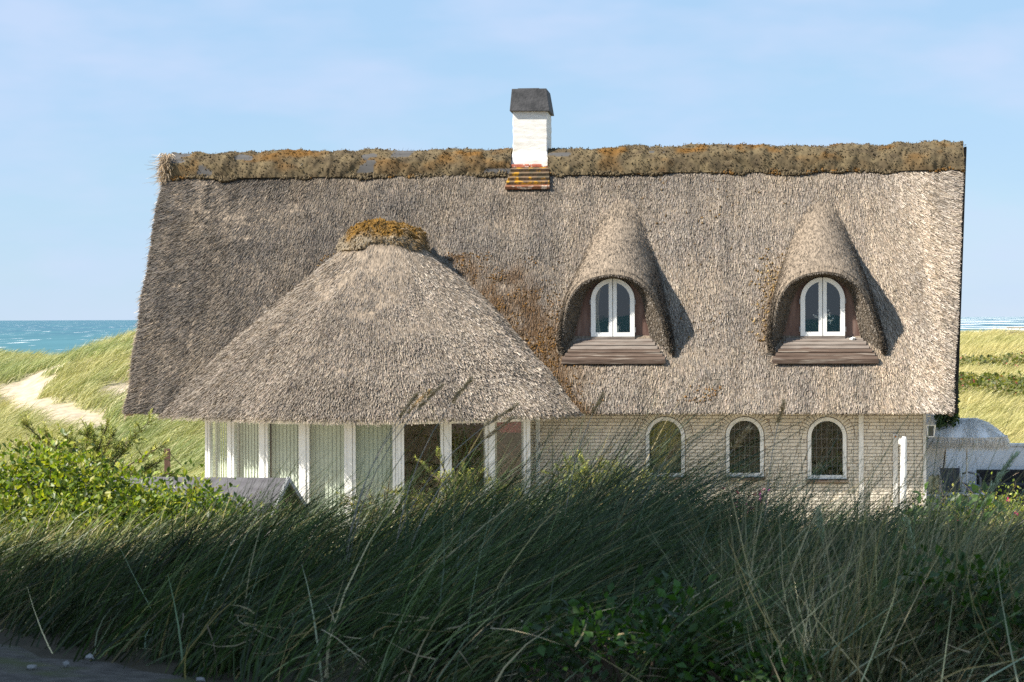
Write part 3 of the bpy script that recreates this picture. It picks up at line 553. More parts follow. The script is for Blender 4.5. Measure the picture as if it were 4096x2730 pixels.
        def cast(poly, ang):
            best = []
            for a_ in ang:
                dx, dz = math.cos(a_), math.sin(a_); r_ = None
                for i in range(len(poly)):
                    (x1, z1), (x2, z2) = poly[i], poly[(i+1) % len(poly)]; den = dx*(z2-z1)-dz*(x2-x1)
                    if abs(den) < 1e-9: continue
                    t_ = ((x1-cx)*(z2-z1)-(z1-cz)*(x2-x1))/den; s_ = ((x1-cx)*dz-(z1-cz)*dx)/den
                    if t_ > 0 and -1e-6 <= s_ <= 1+1e-6: r_ = t_ if r_ is None else min(r_, t_)
                best.append((cx+dx*r_, cz+dz*r_))
            return np.array(best)
        angs = sorted(set([math.atan2(p[1]-cz, p[0]-cx) for p in o1]+[math.atan2(p[1]-cz, p[0]-cx) for p in inn_]))
        OO, II = cast(o1, angs), cast(inn_, angs)
        mb = MB(); ring(mb, OO, II, YB-.035, YB+.025, xw, wz); fr = sub(mb.build('casement_frame', M['white'], d))
        pn = mesh('pane', [(xw+p[0], YB+.005, wz+p[1]) for p in II], [tuple(range(len(II)))], M['glass'], d); sub(pn)
        for hz in (.12, .62): sub(MB().box((xw+sd*(ww/2+.012), YB-.02, wz+hz), (.018, .03, .09)).build('hinge', M['metal'], d))
    # stepped plank apron below the window
    st = np.array([0, YB-.015, 3.52]); en = np.array([0, .07, 3.135]); npl = 6
    for q in range(npl):
        f0, f1 = q/npl, (q+1)/npl; a = st+(en-st)*f0; b = st+(en-st)*f1; hw = .62+.31*(f0+f1)/2*1.0
        hw = .64+.28*f1; up = np.array([0, 0, .012+.0*q]); sl = norm(b-a); nr = np.array([0, sl[2], -sl[1]]); nr = nr if nr[2] > 0 else -nr
        c = (a+b)/2+nr*(.004*(q % 2)+.010); ex = np.linalg.norm(b-a)
        tilt = norm(sl+nr*.16)                                        # lapped boards: the lower edge stands proud
        mb = MB().box((xw+.03, c[1], c[2]), (2*hw, ex*1.12, .022), (np.array([1., 0, 0]), tilt, np.cross(np.array([1., 0, 0]), tilt)))
        o = sub(mb.build('apron_plank', M['plank_grey'] if q < 3 else M['plank'], d, bevel=.004))
    mb = MB().box((xw+.03, .055, 3.115), (1.86, .03, .07)); sub(mb.build('apron_fascia', M['plank'], d, bevel=.005))
    return d
dormer_a = dormer(0, XW[0]); dormer_b = dormer(1, XW[1])
tag(dormer_a, 'hooded dormer nearer the chimney, dark curtain behind its glass'); tag(dormer_b, 'hooded dormer towards the right gable, flowers behind its glass')

# ------------------------------------------------------------------ chimney with cap and stepped boards
cx0, cx1, cy0, cy1 = -.295, .373, 3.39, 4.40
mb = MB(); nzr = 26; rows = []
for i in range(nzr):
    z = 6.5+(7.93-6.5)*i/(nzr-1); fl = .035*(1-smooth(6.9, 7.15, z)); j = rng.normal(0, .004, 4)
    rows.append([(cx0-fl+j[0], cy0-fl, z), (cx1+fl+j[1], cy0-fl, z), (cx1+fl+j[2], cy1, z), (cx0-fl+j[3], cy1, z)])
v = [p for r_ in rows for p in r_]; f = [(4*i+k_, 4*i+(k_+1) % 4, 4*(i+1)+(k_+1) % 4, 4*(i+1)+k_) for i in range(nzr-1) for k_ in range(4)]
chim = under(MB().add(v, f).build('chimney', M['chimney'], house, bevel=.015)); tag(chim, 'whitewashed brick chimney stack')
mb = MB(); a, b, t = .055, .005, 8.345
mb.add([(cx0-a, cy0-a-.02, 7.905), (cx1+a, cy0-a-.02, 7.895), (cx1+a, cy1+a, 7.90), (cx0-a, cy1+a, 7.90), (cx0-b-.015, cy0+.02, t), (cx1+b-.02, cy0+.02, t), (cx1+b-.02, cy1-.04, t), (cx0-b-.015, cy1-.04, t)],
       [(3, 2, 1, 0), (4, 5, 6, 7), (0, 1, 5, 4), (1, 2, 6, 5), (2, 3, 7, 6), (3, 0, 4, 7)])
mb.box((.0, 3.75, t+.008), (.42, .5, .02)); o = mb.build('chimney_cap', M['cap'], chim, bevel=.012); tag(o, 'dark tapered slab cap')
for q, (xa, xb) in enumerate(((cx0-.02, .03), (.045, cx1+.02))):
    MB().box(((xa+xb)/2, cy0-.06, 6.845), (xb-xa, .10, .062)).build('red_brick', M['red_brick'], chim, bevel=.008)
for q in range(5):
    f0 = q/5; z = 6.775-.088*q; y = EY+(z-EZ)/TAN-.06; hwl = cx0-.035-.018*q; hwr = cx1+.045+.008*q
    o = MB().box(((hwl+hwr)/2, y-.02, z), (hwr-hwl, .16, .062), (np.array([1., 0, 0]), norm(np.array([0, .94, .34])), norm(np.array([0, -.34, .94])))).build('flashing_board', M['tile_red'] if q == 4 else M['tile'], chim, bevel=.006)

# ------------------------------------------------------------------ conical thatch over the sunroom
SX, SY, SR = -2.4, 1.2, 3.6; ER = 4.10; CZ0, CZ1 = 2.285, 5.30; KX = SX-.10
TR = .62
def cone(th, q):
    r = ER+(TR-ER)*q; z = CZ0+(CZ1-CZ0)*q+.10*np.sin(math.pi*q)
    h = .03*vnoise(th*4+20, q*5, 81, 2)+.01*vnoise(th*16+9, q*16, 82, 2); e = np.clip(q/.035, 0, 1); h = h-.05*(1-np.sqrt(1-(1-e)**2))
    r = r+h*.6; z = z+h*.8+.012*vnoise(th*7, q*0, 83)*(1-q)
    sag = .05*np.sin(th*2.3+1)*np.sin(math.pi*q); return np.stack([KX+(r+sag)*np.sin(th), SY+.1*q-(r+sag)*np.cos(th), z], -1)
nt_, nq = 220, 80; th, qq = np.meshgrid(np.linspace(-R(112), R(112), nt_), np.linspace(0, 1, nq), indexing='ij'); V = cone(th, qq)
Vb = V.copy(); Vb[..., 0] = KX+(V[..., 0]-KX)*.90; Vb[..., 1] = SY+(V[..., 1]-SY)*.90
n0 = nt_*nq; idx = np.arange(n0).reshape(nt_, nq); a = idx[:, 0]
rimf = np.stack([a[:-1], a[1:], a[1:]+n0, a[:-1]+n0], -1)
cone_o = under(hm('sunroom_roof', np.concatenate([V.reshape(-1, 3), Vb.reshape(-1, 3)]), np.concatenate([grid_faces(nt_, nq)[:, ::-1], grid_faces(nt_, nq)+n0, rimf]), M['thatch'])); tag(cone_o, 'broad cone of thatch over the round sunroom')
n = 240000; t = rng.uniform(-R(108), R(108), n); q = 1-np.sqrt(rng.uniform(0, 1, n)); P = cone(t, q)
roofz = EZ+(P[:, 1]-EY)*TAN; k = P[:, 2] > roofz-.10; P, t, q = P[k], t[k], q[k]; n = len(P)
cs = math.hypot(ER-TR, CZ1-CZ0); rad = np.stack([np.sin(t), -np.cos(t), 0*t], -1); CD = rad*((ER-TR)/cs); CD[:, 2] = -(CZ1-CZ0)/cs; CN = rad*((CZ1-CZ0)/cs); CN[:, 2] = (ER-TR)/cs
tn = np.stack([np.cos(t), np.sin(t), 0*t], -1)
D = CD+CN*rng.uniform(.04, .20, n)[:, None]+tn*rng.normal(0, .10, n)[:, None]
bl = np.clip(.42+.30*t+.30*vnoise(t*3+5, q*4+1, 91, 3)+.3*vnoise(t*11+5, q*1.5, 92, 2), .05, 1.2)  # sun sheen painted into the cone reeds, paler towards the right
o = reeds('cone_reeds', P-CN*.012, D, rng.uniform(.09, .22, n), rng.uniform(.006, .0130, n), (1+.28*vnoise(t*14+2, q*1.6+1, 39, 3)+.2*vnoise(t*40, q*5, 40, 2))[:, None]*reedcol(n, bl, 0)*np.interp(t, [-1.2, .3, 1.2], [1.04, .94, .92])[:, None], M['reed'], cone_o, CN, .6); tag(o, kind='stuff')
n = 9000; t = rng.uniform(-R(95), R(95), n); P = cone(t, rng.uniform(0, .012, n)); rad = np.stack([np.sin(t), -np.cos(t), 0*t], -1); P -= rad*rng.uniform(0, .3, (n, 1))
o = strands('eave_stubble', P, rad*.75+np.array([0, 0, -.66])+rng.normal(0, .12, (n, 3)), rng.uniform(.01, .04, n), .015, reedcol(n, np.clip(.5+.4*t, .1, 1.2)), M['reed'], cone_o); tag(o, kind='stuff')
# mossy turf cap at the cone's top
cp = empty('turf_cap', (0, 0, 0), house); cp.location = -HOFF
ng, nh = 70, 34; th, hh = np.meshgrid(np.linspace(-R(125), R(125), ng), np.linspace(0, 1, nh), indexing='ij')
cxp, cyp = SX-.13, SY+.25
rr = (.84+.08*np.cos(th*2)+.20*vnoise(th*1.7+4, hh*1.5, 101))*np.cos(hh*math.pi/2)**.75; zz = 5.17+.04*np.sin(th)+(.54-.06*np.sin(th))*np.sin(hh*math.pi/2)**1.1
fl = .09*vnoise(th*4+3, hh*4, 102, 3)
V = np.stack([cxp+(rr+fl)*np.sin(th), cyp-(rr+fl)*.95*np.cos(th), zz+fl*.5], -1)
mossy = np.clip((hh-.22+.3*vnoise(th*4, hh*4, 103))*5, 0, 1)[..., None]; V[..., 2] -= .10*np.clip(np.sin(th), 0, 1)*(1-hh)
c = np.array([.17, .14, .10])*(1-mossy)+np.array([.135, .075, .018])*mossy
c = c*(1+.3*vnoise(th*9, hh*9, 104))[..., None]; V[..., 0] += .0
o = mesh('turf', V.reshape(-1, 3), grid_faces(ng, nh), M['moss'], cp, sm=True, col=c.reshape(-1, 3))
n = 2600; i = rng.integers(0, ng, n); j = (rng.uniform(0, 1, n)**.8*nh).astype(int).clip(0, nh-1)
q = crumbs('moss_cushion', V[i, j], rng.uniform(.01, .03, n), c[i, j]*rng.uniform(.6, 1.5, (n, 1)), M['moss'], cp); tag(q, kind='stuff')
n = 2600; i = np.minimum((rng.uniform(.35, 1, n)*ng).astype(int), ng-1); j = rng.integers(0, nh, n); tt = th[i, j]
D = np.stack([np.sin(tt)*.8+.2, -np.cos(tt)*.7, rng.uniform(-.5, .5, n)], -1)+rng.normal(0, .3, (n, 3))
q = strands('dry_tuft', V[i, j], D, rng.uniform(.04, .15, n), .009, np.array([.23, .15, .06])*rng.uniform(.4, 1.4, (n, 1)), M['reed'], cp, bend=np.array([.0, 0, -.5]), segs=3); tag(q, kind='stuff')
tag(cp, 'rust-coloured moss cap crowning the cone')

# ------------------------------------------------------------------ ground-floor walls
WIN = [(2.726, .694, 1.08, 1.062), (4.129, .668, 1.085, 1.055), (5.572, .680, 1.05, 1.085)]        # centre x, width, sill z, height
WX0, WX1, WTOP = .30, 7.296, 2.42
fw = empty('front_wall', (3.8, 0, 0), house); fw.location = Vector((3.8, 0, 0))-HOFF
FO = Vector((-3.8, 0, 0))
def win_half(z, ex=0.0):                                  # per window: half width of the opening (+ex) at height z
    out = []
    for xc, w, z0, h in WIN:
        r = w/2+ex; zs = z0+h-w/2
        if z < z0-(.0 if ex == 0 else .0) or z > zs+r: out.append(0)
        elif z <= zs: out.append(w/2+(0.012 if ex else 0))
        else: out.append(math.sqrt(max(r*r-(z-zs)**2, 0)))
    return out
cols = [WX0]
for xc, w, z0, h in WIN: cols += list(np.linspace(xc-w/2, xc+w/2, 29))
cols.append(WX1); mb = MB(); ym = .012
for a, b in zip(cols[:-1], cols[1:]):
    m_ = (a+b)/2; hit = [q for q in WIN if abs(m_-q[0]) < q[1]/2]
    if not hit: mb.add([(a, ym, 0), (b, ym, 0), (b, ym, WTOP), (a, ym, WTOP)], [(0, 1, 2, 3)]); continue
    xc, w, z0, h = hit[0]; tz = lambda xx: z0+h-w/2+math.sqrt(max((w/2)**2-(xx-xc)**2, 0))
    mb.add([(a, ym, 0), (b, ym, 0), (b, ym, z0), (a, ym, z0)], [(0, 1, 2, 3)]); mb.add([(a, ym, tz(a)), (b, ym, tz(b)), (b, ym, WTOP), (a, ym, WTOP)], [(0, 1, 2, 3)])
o = mb.build('mortar_bed', M['mortar'], fw); o.location = FO
# bricks: cream stretchers and headers in a wild bond, soldier rings over the arches
bm_v = MB().box((0, 0, 0), (1, 1, 1)); proto = bpy.data.meshes.new('brick'); proto.from_pydata(bm_v.v, [], bm_v.f); proto.materials.append(M['brick'])
CH, JT = .0605, .011; bricks = []
zc = WTOP-CH/2-.01
while zc > .25:
    x = WX0-rng.uniform(0, .2)
    while x < WX1:
        ln = .262 if rng.uniform() < .68 else .128
        a, b = max(x, WX0), min(x+ln, WX1); x += ln+JT
        segs = [(a, b)]
        for (xc, w, z0, h), hw, hw2 in zip(WIN, win_half(zc, .150), win_half(zc)):
            q = hw
            if zc > z0+h-w/2: pass
            elif z0-.09 < zc <= z0: q = w/2+.03 if zc > z0-.075 else 0
            if q <= 0: continue
            ns = []
            for p0, p1 in segs:
                if p1 <= xc-q or p0 >= xc+q: ns.append((p0, p1)); continue
                if p0 < xc-q: ns.append((p0, xc-q-.006))
                if p1 > xc+q: ns.append((xc+q+.006, p1))
            segs = ns
        bricks += [((p0+p1)/2, zc, p1-p0) for p0, p1 in segs if p1-p0 > .03]
    zc -= CH
arch = []
for xc, w, z0, h in WIN:
    r = w/2+.078; zs = z0+h-w/2; na = 23
    for q in range(na):
        a = math.pi*(q+.5)/na; arch.append((xc+r*math.cos(a), zs+r*math.sin(a), a))
for x, z, a in arch:
    o = link('arch_brick', proto, fw, (x-3.8, .012+rng.uniform(-.003, .003), z)); o.scale = (.125, .03, .046); o.rotation_euler = (0, -a, 0)
bricks.sort(key=lambda q: (q[1] < .75, -round(q[2], 2) if False else 0, -q[1]))
for x, z, w in bricks[:300]:
    o = link('brick', proto, fw, (x-3.8, .012+rng.uniform(-.003, .003), z)); o.scale = (w, .03, CH-JT)
mb = MB()
for x, z, w in bricks[300:]: mb.box((x, .012+rng.uniform(-.003, .003), z), (w, .03, CH-JT))
o = mb.build('lower_brickwork', M['brick'], fw); o.location = FO; tag(o, kind='stuff')
# arched windows
def win_part(k):
    xc, w, z0, h = WIN[k]; wn = empty('arched_window', (0, 0, 0), house); wn.location = Vector((xc, 0, z0))-HOFF; off = Vector((-xc, 0, -z0))
    mb = MB(); ring(mb, archpts(w, h, 26), archpts(w-.13, h-.13, 26)+np.array([0, .065]), -.012, .07, xc, z0); o = mb.build('frame', M['white'], wn); o.location = off
    pts = archpts(w-.12, h-.12, 26)+np.array([0, .06]); o = mesh('pane', [(xc+p[0], .04, z0+p[1]) for p in pts], [tuple(range(len(pts)))], M['glass'], wn); o.location = off
    o = MB().box((xc, -.03, z0-.035), (w+.03, .12, .04)).build('sill', M['plank'], wn, bevel=.004); o.location = off
    hw = w/2-.065; ztop = lambda xx: z0+h-w/2+math.sqrt(max((w/2-.065)**2-(xx-xc)**2, 0))
    for q in range(1, 6):
        xx = xc-hw+2*hw*q/6; o = MB().box((xx, .033, (z0+.065+ztop(xx))/2), (.004, .01, ztop(xx)-z0-.065)).build('lead_came', M['lead'], wn); o.location = off
    for q in range(1, 6):
        zz = z0+.065+(h-.13)*q/6; d_ = zz-(z0+h-w/2); hx = hw if d_ < 0 else math.sqrt(max(hw*hw-d_*d_, .0001))
        o = MB().box((xc, .033, zz), (2*hx, .01, .004)).build('lead_came', M['lead'], wn); o.location = off
    return wn
for k in range(3): win_part(k)
# rest of the shell: gables, back, floor, ceiling, inner walls
mb = MB()
mb.prism([(7.296, .03, 0), (7.296, 7.2, 0), (7.296, 7.2, 2.3), (7.296, 3.6, 6.4), (7.296, .03, 2.3)], (-.2, 0, 0)); under(mb.build('gable_wall', M['render'], house))
mb = MB(); mb.prism([(-5.2, .15, 0), (-5.2, 7.2, 0), (-5.2, 7.2, 2.3), (-5.2, 3.6, 6.4), (-5.2, .15, 2.3)], (.2, 0, 0)); under(mb.build('gable_wall', M['render'], house))
under(MB().box((1.05, 7.1, 1.2), (12.1, .2, 2.4)).build('rear_wall', M['render'], house))
under(MB().box((1.05, 3.55, .05), (12.3, 6.9, .1)).build('floor_slab', M['inner'], house))
under(MB().box((1.05, 3.7, 2.46), (12.05, 6.7, .05)).build('upper_floor', M['inner'], house))
under(MB().box((3.6, 2.15, 3.9), (6.5, .05, 2.6)).build('attic_shade_wall', nmat('attic_shade', (.012, .014, .02), (.02, .022, .03), 3, .8, .2, bump=0), house))  # near-black wall added behind the dormer panes to hold the attic dark
under(MB().box((1.0, 2.9, 1.25), (12.0, .1, 2.3)).build('inner_wall', M['inner_wood'], house))
under(MB().box((.62, 1.5, 1.25), (.1, 2.7, 2.3)).build('inner_wall', M['inner'], house))
under(MB().box((7.62, 3.3, 1.2), (.66, .2, 2.4)).build('side_porch_wall', M['render'], house))
under(MB().box((6.165, -.03, 1.2), (.085, .05, 2.3)).build('downpipe_board', M['white_wood'], house))
under(MB().box((7.27, -.02, 1.2), (.05, .03, 2.35)).build('corner_board', M['white_wood'], house))
# ------------------------------------------------------------------ sunroom glazing
vth = [R(-54+13*i) for i in range(9)]; VX = [np.array([SX+SR*math.sin(t), SY-SR*math.cos(t)]) for t in vth]
pts2 = [np.array([-5.36, .05])]+VX+[np.array([.47, .02])]
ZB, ZT = .34, 2.20
for i, p in enumerate(VX):
    t = vth[i]; ax = (np.array([math.cos(t), math.sin(t), 0]), np.array([-math.sin(t), math.cos(t), 0]), np.array([0, 0, 1.]))
    under(MB().box((p[0], p[1], (ZB+ZT)/2), (.085, .10, ZT-ZB), ax).build('glazing_post', M['white'], house, bevel=.006))
mb = MB(); mb2 = MB()
for a, b in zip(pts2[:-1], pts2[1:]):
    d = (b-a)/np.linalg.norm(b-a); nrm = np.array([d[1], -d[0]])
    mb.bar((*(a+nrm*.0), ZT+.05), (*(b+nrm*.0), ZT+.05), .13, .16); mb2.bar((*a, ZB-.16), (*b, ZB-.16), .14, .32)
under(mb.build('head_beam', M['cream'], house)); under(mb2.build('plinth', M['white_wood'], house))
def panel(i, a, b):
    d = (b-a); Ln = np.linalg.norm(d); d = d/Ln; nrm = np.array([d[1], -d[0]]); c = (a+b)/2
    pe_ = empty('sunroom_window', (0, 0, 0), house); pe_.location = Vector((c[0], c[1], ZB))-HOFF; off = Vector((-c[0], -c[1], -ZB))
    ax = (np.array([d[0], d[1], 0]), np.array([-nrm[0], -nrm[1], 0]), np.array([0, 0, 1.])); hw = Ln/2-.045
    mb = MB(); C3 = lambda s, z: (c[0]+d[0]*s, c[1]+d[1]*s, z)
    for s in (-1, 1): mb.box(C3(s*(hw-.025), (ZB+ZT-.05)/2), (.05, .07, ZT-.05-ZB), ax)
    mb.box(C3(0, ZT-.06), (2*hw-.1, .066, .045), ax); mb.box(C3(0, ZB+.04), (2*hw-.1, .066, .07), ax)
    o = mb.build('sash', M['white'] if i < 8 else M['white'], pe_, bevel=.004); o.location = off
    q = [C3(-hw+.05, ZB+.07), C3(hw-.05, ZB+.07), C3(hw-.05, ZT-.08), C3(-hw+.05, ZT-.08)]
    o = mesh('pane', q, [(0, 1, 2, 3)], M['glass'], pe_); o.location = off
    return d, nrm, c, hw
panel(9, pts2[0], VX[0])
ordn = ['leftmost', 'second from the left', 'third from the left', 'fourth from the left', 'fifth from the left']
allp = pts2[1:]
for i, (a, b) in enumerate(zip(allp[:-1], allp[1:])):
    d, nrm, c, hw = panel(i, a, b)
    if i < 5:
        vb_ = tag(empty('vertical_blind', (c[0]-nrm[0]*.12, c[1]-nrm[1]*.12, ZT-.1)), 'pale vertical slat blind in the sunroom, %s' % ordn[i], 'blind', 'slat blinds in the sunroom')
        ns = 9 if i else 8; pr = None
        for q in range(ns):
            s = -hw+.03+(2*hw-.06)*(q+.5)/ns; ang = math.atan2(d[1], d[0])+R(-13+rng.uniform(-4, 4)); wv = np.array([math.cos(ang), math.sin(ang), 0])*.047
            if pr is None:
                pr = MB().box((0, 0, -.82), (.092, .003, 1.64)); pm = bpy.data.meshes.new('slat'); pm.from_pydata(pr.v, [], pr.f); pm.materials.append(M['slat'])
            o = link('slat', pm, vb_, (d[0]*s, d[1]*s, 0)); o.rotation_euler = (0, 0, ang)
        o = MB().bar((-d[0]*hw, -d[1]*hw, .015), (d[0]*hw, d[1]*hw, .015), .03, .03).build('head_rail', M['white'], vb_)
# narrow door with dark handles on the return to the brick wall
a, b = VX[-1], np.array([.47, .02])
dd = (b-a)/np.linalg.norm(b-a); nn_ = np.array([dd[1], -dd[0]])
for q in (1.45, 1.66): under(MB().box((a[0]+dd[0]*.93+nn_[0]*.05, a[1]+dd[1]*.93+nn_[1]*.05, q), (.03, .04, .10)).build('door_handle', M['metal'], house))

# ------------------------------------------------------------------ things seen in the windows
PXM = .4352/2240
def lpx(px, d): return (px-1176.5)*PXM*d
def zpx(px, py, d): return ZC-(py-731.5+.0038*(px-1176))*PXM*d
# gathered olive curtain in the first arched window
xc, w, z0, h = WIN[0]; nc, nr_ = 60, 40; cu, cv = np.meshgrid(np.linspace(-1, 1, nc), np.linspace(0, 1, nr_), indexing='ij')
wid = .30*np.sqrt(np.clip(1-(1-cv)**3.2*.92, 0, 1)); px_ = xc+cu*wid; pz_ = z0+.06+(h-.08)*cv; fold_ = .012*np.sin(cu*26+3*np.sin(cv*5))
o = mesh('curtain', np.stack([px_, .12+fold_+.03*cu**2, pz_-.05*(1-cv)*(1-cu**2)], -1).reshape(-1, 3), grid_faces(nc, nr_), M['curtain'], sm=True)
tag(o, 'olive green curtain gathered behind the arched window nearest the sunroom', 'curtain')
# dark drape and cream card behind the first dormer's glass, orchids behind the second
cu, cv = np.meshgrid(np.linspace(0, 1, 24), np.linspace(0, 1, 12), indexing='ij')
o = mesh('dormer_curtain', np.stack([XW[0]-.36+cu*.14*(1-.35*np.sin(cv*3.1)), YB+.12+.012*np.sin(cu*20), 3.6+cv*.85], -1).reshape(-1, 3), grid_faces(24, 12), nmat('taupe_drape', (.22, .20, .16), (.32, .29, .24), 5, .9, .1, (8, 1, 1), bump=.2), sm=True)
tag(o, 'narrow taupe drape inside the left dormer window', 'curtain')
pc = tag(empty('picture_card', (XW[0], YB+.10, 3.62)), 'small cream card standing behind the left dormer glass', 'card')
MB().box((.0, 0, .07), (.20, .008, .13)).build('card', M['cream'], pc); MB().box((0, .03, .045), (.03, .06, .09)).build('easel_back', M['palewood'], pc)
oc = tag(empty('orchid_pot', (XW[1]+.02, YB+.16, 3.60)), 'white orchid in a pale pot behind the right dormer glass', 'flower')
MB().tube([(0, 0, 0), (0, 0, .06), (0, 0, .12)], [.045, .055, .06], 14).build('pot', M['white'], oc, sm=True)
mb = MB()
for sx, sz in ((-.10, .34), (.06, .36), (.12, .26)): mb.tube([(0, 0, .1), (sx*.4, 0, sz*.7), (sx, -.02, sz)], .004, 5)
mb.build('stem', M['teal'], oc)
n = 60; Q = np.concatenate([np.array([(-.10, -.02, .34)])+rng.normal(0, .035, (25, 3)), np.array([(.07, -.02, .34)])+rng.normal(0, .04, (25, 3)), np.array([(.11, -.02, .22)])+rng.normal(0, .025, (10, 3))])
leaves('petals', Q, rng.normal(size=(n, 3)), rng.normal(size=(n, 3)), .045, np.full((n, 3), .72), amat('orchid_petal', .6, .2, .2), oc, .8)
n = 26; leaves('foliage', np.stack([rng.normal(-.08, .06, n), rng.normal(0, .02, n), rng.uniform(.02, .12, n)], -1), np.stack([rng.normal(0, .6, n), rng.normal(0, .3, n), rng.uniform(.2, 1, n)], -1), rng.normal(size=(n, 3)), .12, np.full((n, 3), 1.)*np.array([.05, .09, .03]), M['leaf'], oc, .3)
sh = tag(empty('sea_shell', (XW[1]+.52, .44, 3.50)), 'white seashell lying on the right dormer apron', 'shell')
clumps('shell', np.array([(0, 0, .015), (.035, 0, .02), (-.03, .01, .01), (.01, -.02, .03)]), np.array([.03, .026, .024, .02]), np.full((4, 3), .75), M['moss'], sh, .2)
# lattice and red cloth added behind the end pane, standing in for a reflection
ls = tag(empty('lattice_reflection', (-.05, .15, .35)), 'diagonal brown lattice standing in for a reflection in the sunroom glass by the brick wall', 'screen'); la = (np.array([.98, .17, 0]), np.array([-.17, .98, 0]), np.array([0, 0, 1.]))
MB().box((-.28, 0, .95), (.07, .07, 1.9), la).build('post', M['cream'], ls); MB().box((.30, .1, .95), (.07, .07, 1.9), la).build('post', M['cream'], ls)
mb = MB()
for k in range(-8, 16):
    for sg in (1, -1):
        z0_ = .1+k*.11; pts = []
        for s in (0, 1): pts.append((-.25+s*.52, .0+s*.09+(.012 if sg > 0 else 0), z0_+(s if sg > 0 else 1-s)*.52))
        if 0 < pts[0][2] < 1.5 and 0 < pts[1][2] < 1.5: mb.bar(pts[0], pts[1], .02, .012)
mb.build('lattice', nmat('lattice_wood', (.30, .13, .08), (.38, .18, .12), 5, .8), ls)
MB().prism([(-.3, -.03, 1.50), (.25, .06, 1.50), (.25, .06, 1.75), (.05, .03, 1.88), (-.3, -.03, 1.70)], (0, .02, 0)).build('red_panel', nmat('red_cloth', (.42, .06, .09), (.52, .12, .14), 4, .8), ls)

# ------------------------------------------------------------------ terrace side, right of the cottage
x1, y1 = ld(lpx(2110, 49), 49); 
gw = tag(empty('garden_wall', (9.6, 6.3, 0)), 'long low white rendered garden wall behind the fringed parasol', 'wall')
MB().box((2.0, 0, .62), (8.2, .22, 1.30)).build('wall_body', M['render'], gw); MB().box((2.0, 0, 1.30), (8.26, .28, .055)).build('coping', M['white_wood'], gw, bevel=.008)
o = MB().box((10.5, 2.6, .06), (6.2, 7.0, .16)).build('terrace', M['paving']); tag(o, kind='structure')
# fringed parasol
px0, py0 = ld(lpx(2221, 42.2), 42.2); pz = .14
pa = tag(empty('fringed_parasol', (float(px0), float(py0), pz)), 'white fringed raffia parasol beside the garden wall', 'parasol')
MB().tube([(0, 0, 0), (0, 0, 1.55)], .016, 10).build('pole', M['white'], pa, sm=True); MB().tube([(0, 0, 0), (0, 0, .07), (0, 0, .09)], [.22, .22, .06], 20).build('base', M['stone'], pa)
ztop = zpx(2220, 961, 42.2)-pz; zrim = zpx(2220, 1006, 42.2)-pz; pr_ = .75
a_, r_ = np.meshgrid(np.linspace(0, 2*math.pi, 49), np.linspace(0, 1, 14), indexing='ij'); rad_ = pr_*r_*(1-.02*np.cos(a_*8)); zz_ = zrim+(ztop-zrim)*np.cos(r_*math.pi/2)**.9
mesh('canopy', np.stack([rad_*np.cos(a_), rad_*np.sin(a_), zz_], -1).reshape(-1, 3), grid_faces(49, 14)[:, ::-1], M['canvas'], pa, sm=True)
n = 9000; a2 = rng.uniform(0, 2*math.pi, n); r2 = np.sqrt(rng.uniform(0.02, 1, n)); P = np.stack([pr_*r2*np.cos(a2), pr_*r2*np.sin(a2), zrim+(ztop-zrim)*np.cos(r2*math.pi/2)**.9+.006], -1)
D = np.stack([np.cos(a2)*.8, np.sin(a2)*.8, -.15-1.2*r2**2], -1)+rng.normal(0, .16, (n, 3)); o = strands('raffia_tufts', P, D, rng.uniform(.05, .13, n), .010, np.array([.84, .84, .83])*rng.uniform(.8, 1.08, (n, 1)), M['raffia'], pa); tag(o, kind='stuff')
n = 5200; a2 = rng.uniform(0, 2*math.pi, n); P = np.stack([pr_*np.cos(a2), pr_*np.sin(a2), zrim+rng.uniform(-.02, .05, n)], -1); dr = np.stack([np.cos(a2), np.sin(a2), 0*a2], -1)
o = strands('fringe', P, dr*.10+np.array([0, 0, -1])+rng.normal(0, .07, (n, 3)), rng.uniform(.15, .23, n), .010, np.array([.80, .76, .70])*rng.uniform(.8, 1.1, (n, 1)), M['raffia'], pa); tag(o, kind='stuff')
mb = MB()
for k in range(8): a = k*math.pi/4; mb.bar((0, 0, ztop-.02), (pr_*.97*math.cos(a), pr_*.97*math.sin(a), zrim), .012)
mb.build('ribs', M['palewood'], pa)
# reclining garden chair with dark sling back
def chair_at(px, d, z):
    x, y = ld(lpx(px, d), d); return (float(x), float(y), z)
ch = tag(empty('garden_chair', chair_at(2190, 41.6, .14)), 'garden chair with dark grey sling back under the parasol', 'chair')
ch.rotation_euler = (0, 0, R(8))
MB().prism([(-.17, .10, .50), (.17, .10, .50), (.17, .28, .93), (-.17, .28, .93)], (0, .02, -.01)).build('backrest', M['sling'], ch); MB().prism([(-.2, -.32, .42), (.2, -.32, .42), (.2, .10, .40), (-.2, .10, .40)], (0, 0, .03)).build('seat', M['sling'], ch)
for sx in (-1, 1):
    MB().tube([(sx*.21, -.32, 0), (sx*.21, -.30, .42), (sx*.20, .10, .44), (sx*.18, .30, .96)], .012, 8).build('side_frame', M['metal'], ch)
    MB().tube([(sx*.21, .28, 0), (sx*.21, .05, .42)], .012, 8).build('leg', M['metal'], ch); MB().bar((sx*.23, -.30, .63), (sx*.22, .18, .66), .04, .02).build('armrest', M['metal'], ch)
cu_ = tag(empty('seat_cushion', chair_at(2147, 41.9, .60)), 'rolled cream seat cushion propped beside the white corner', 'cushion')
for k in range(2):
    m_ = MB().tube([(-.06+.11*k, 0, -.02), (-.075+.11*k, .02, .14), (-.05+.10*k, .05, .30), (-.02+.10*k, .06, .33)], [.045, .055, .05, .02], 12).build('cushion_roll', M['cushion'], cu_, sm=True)
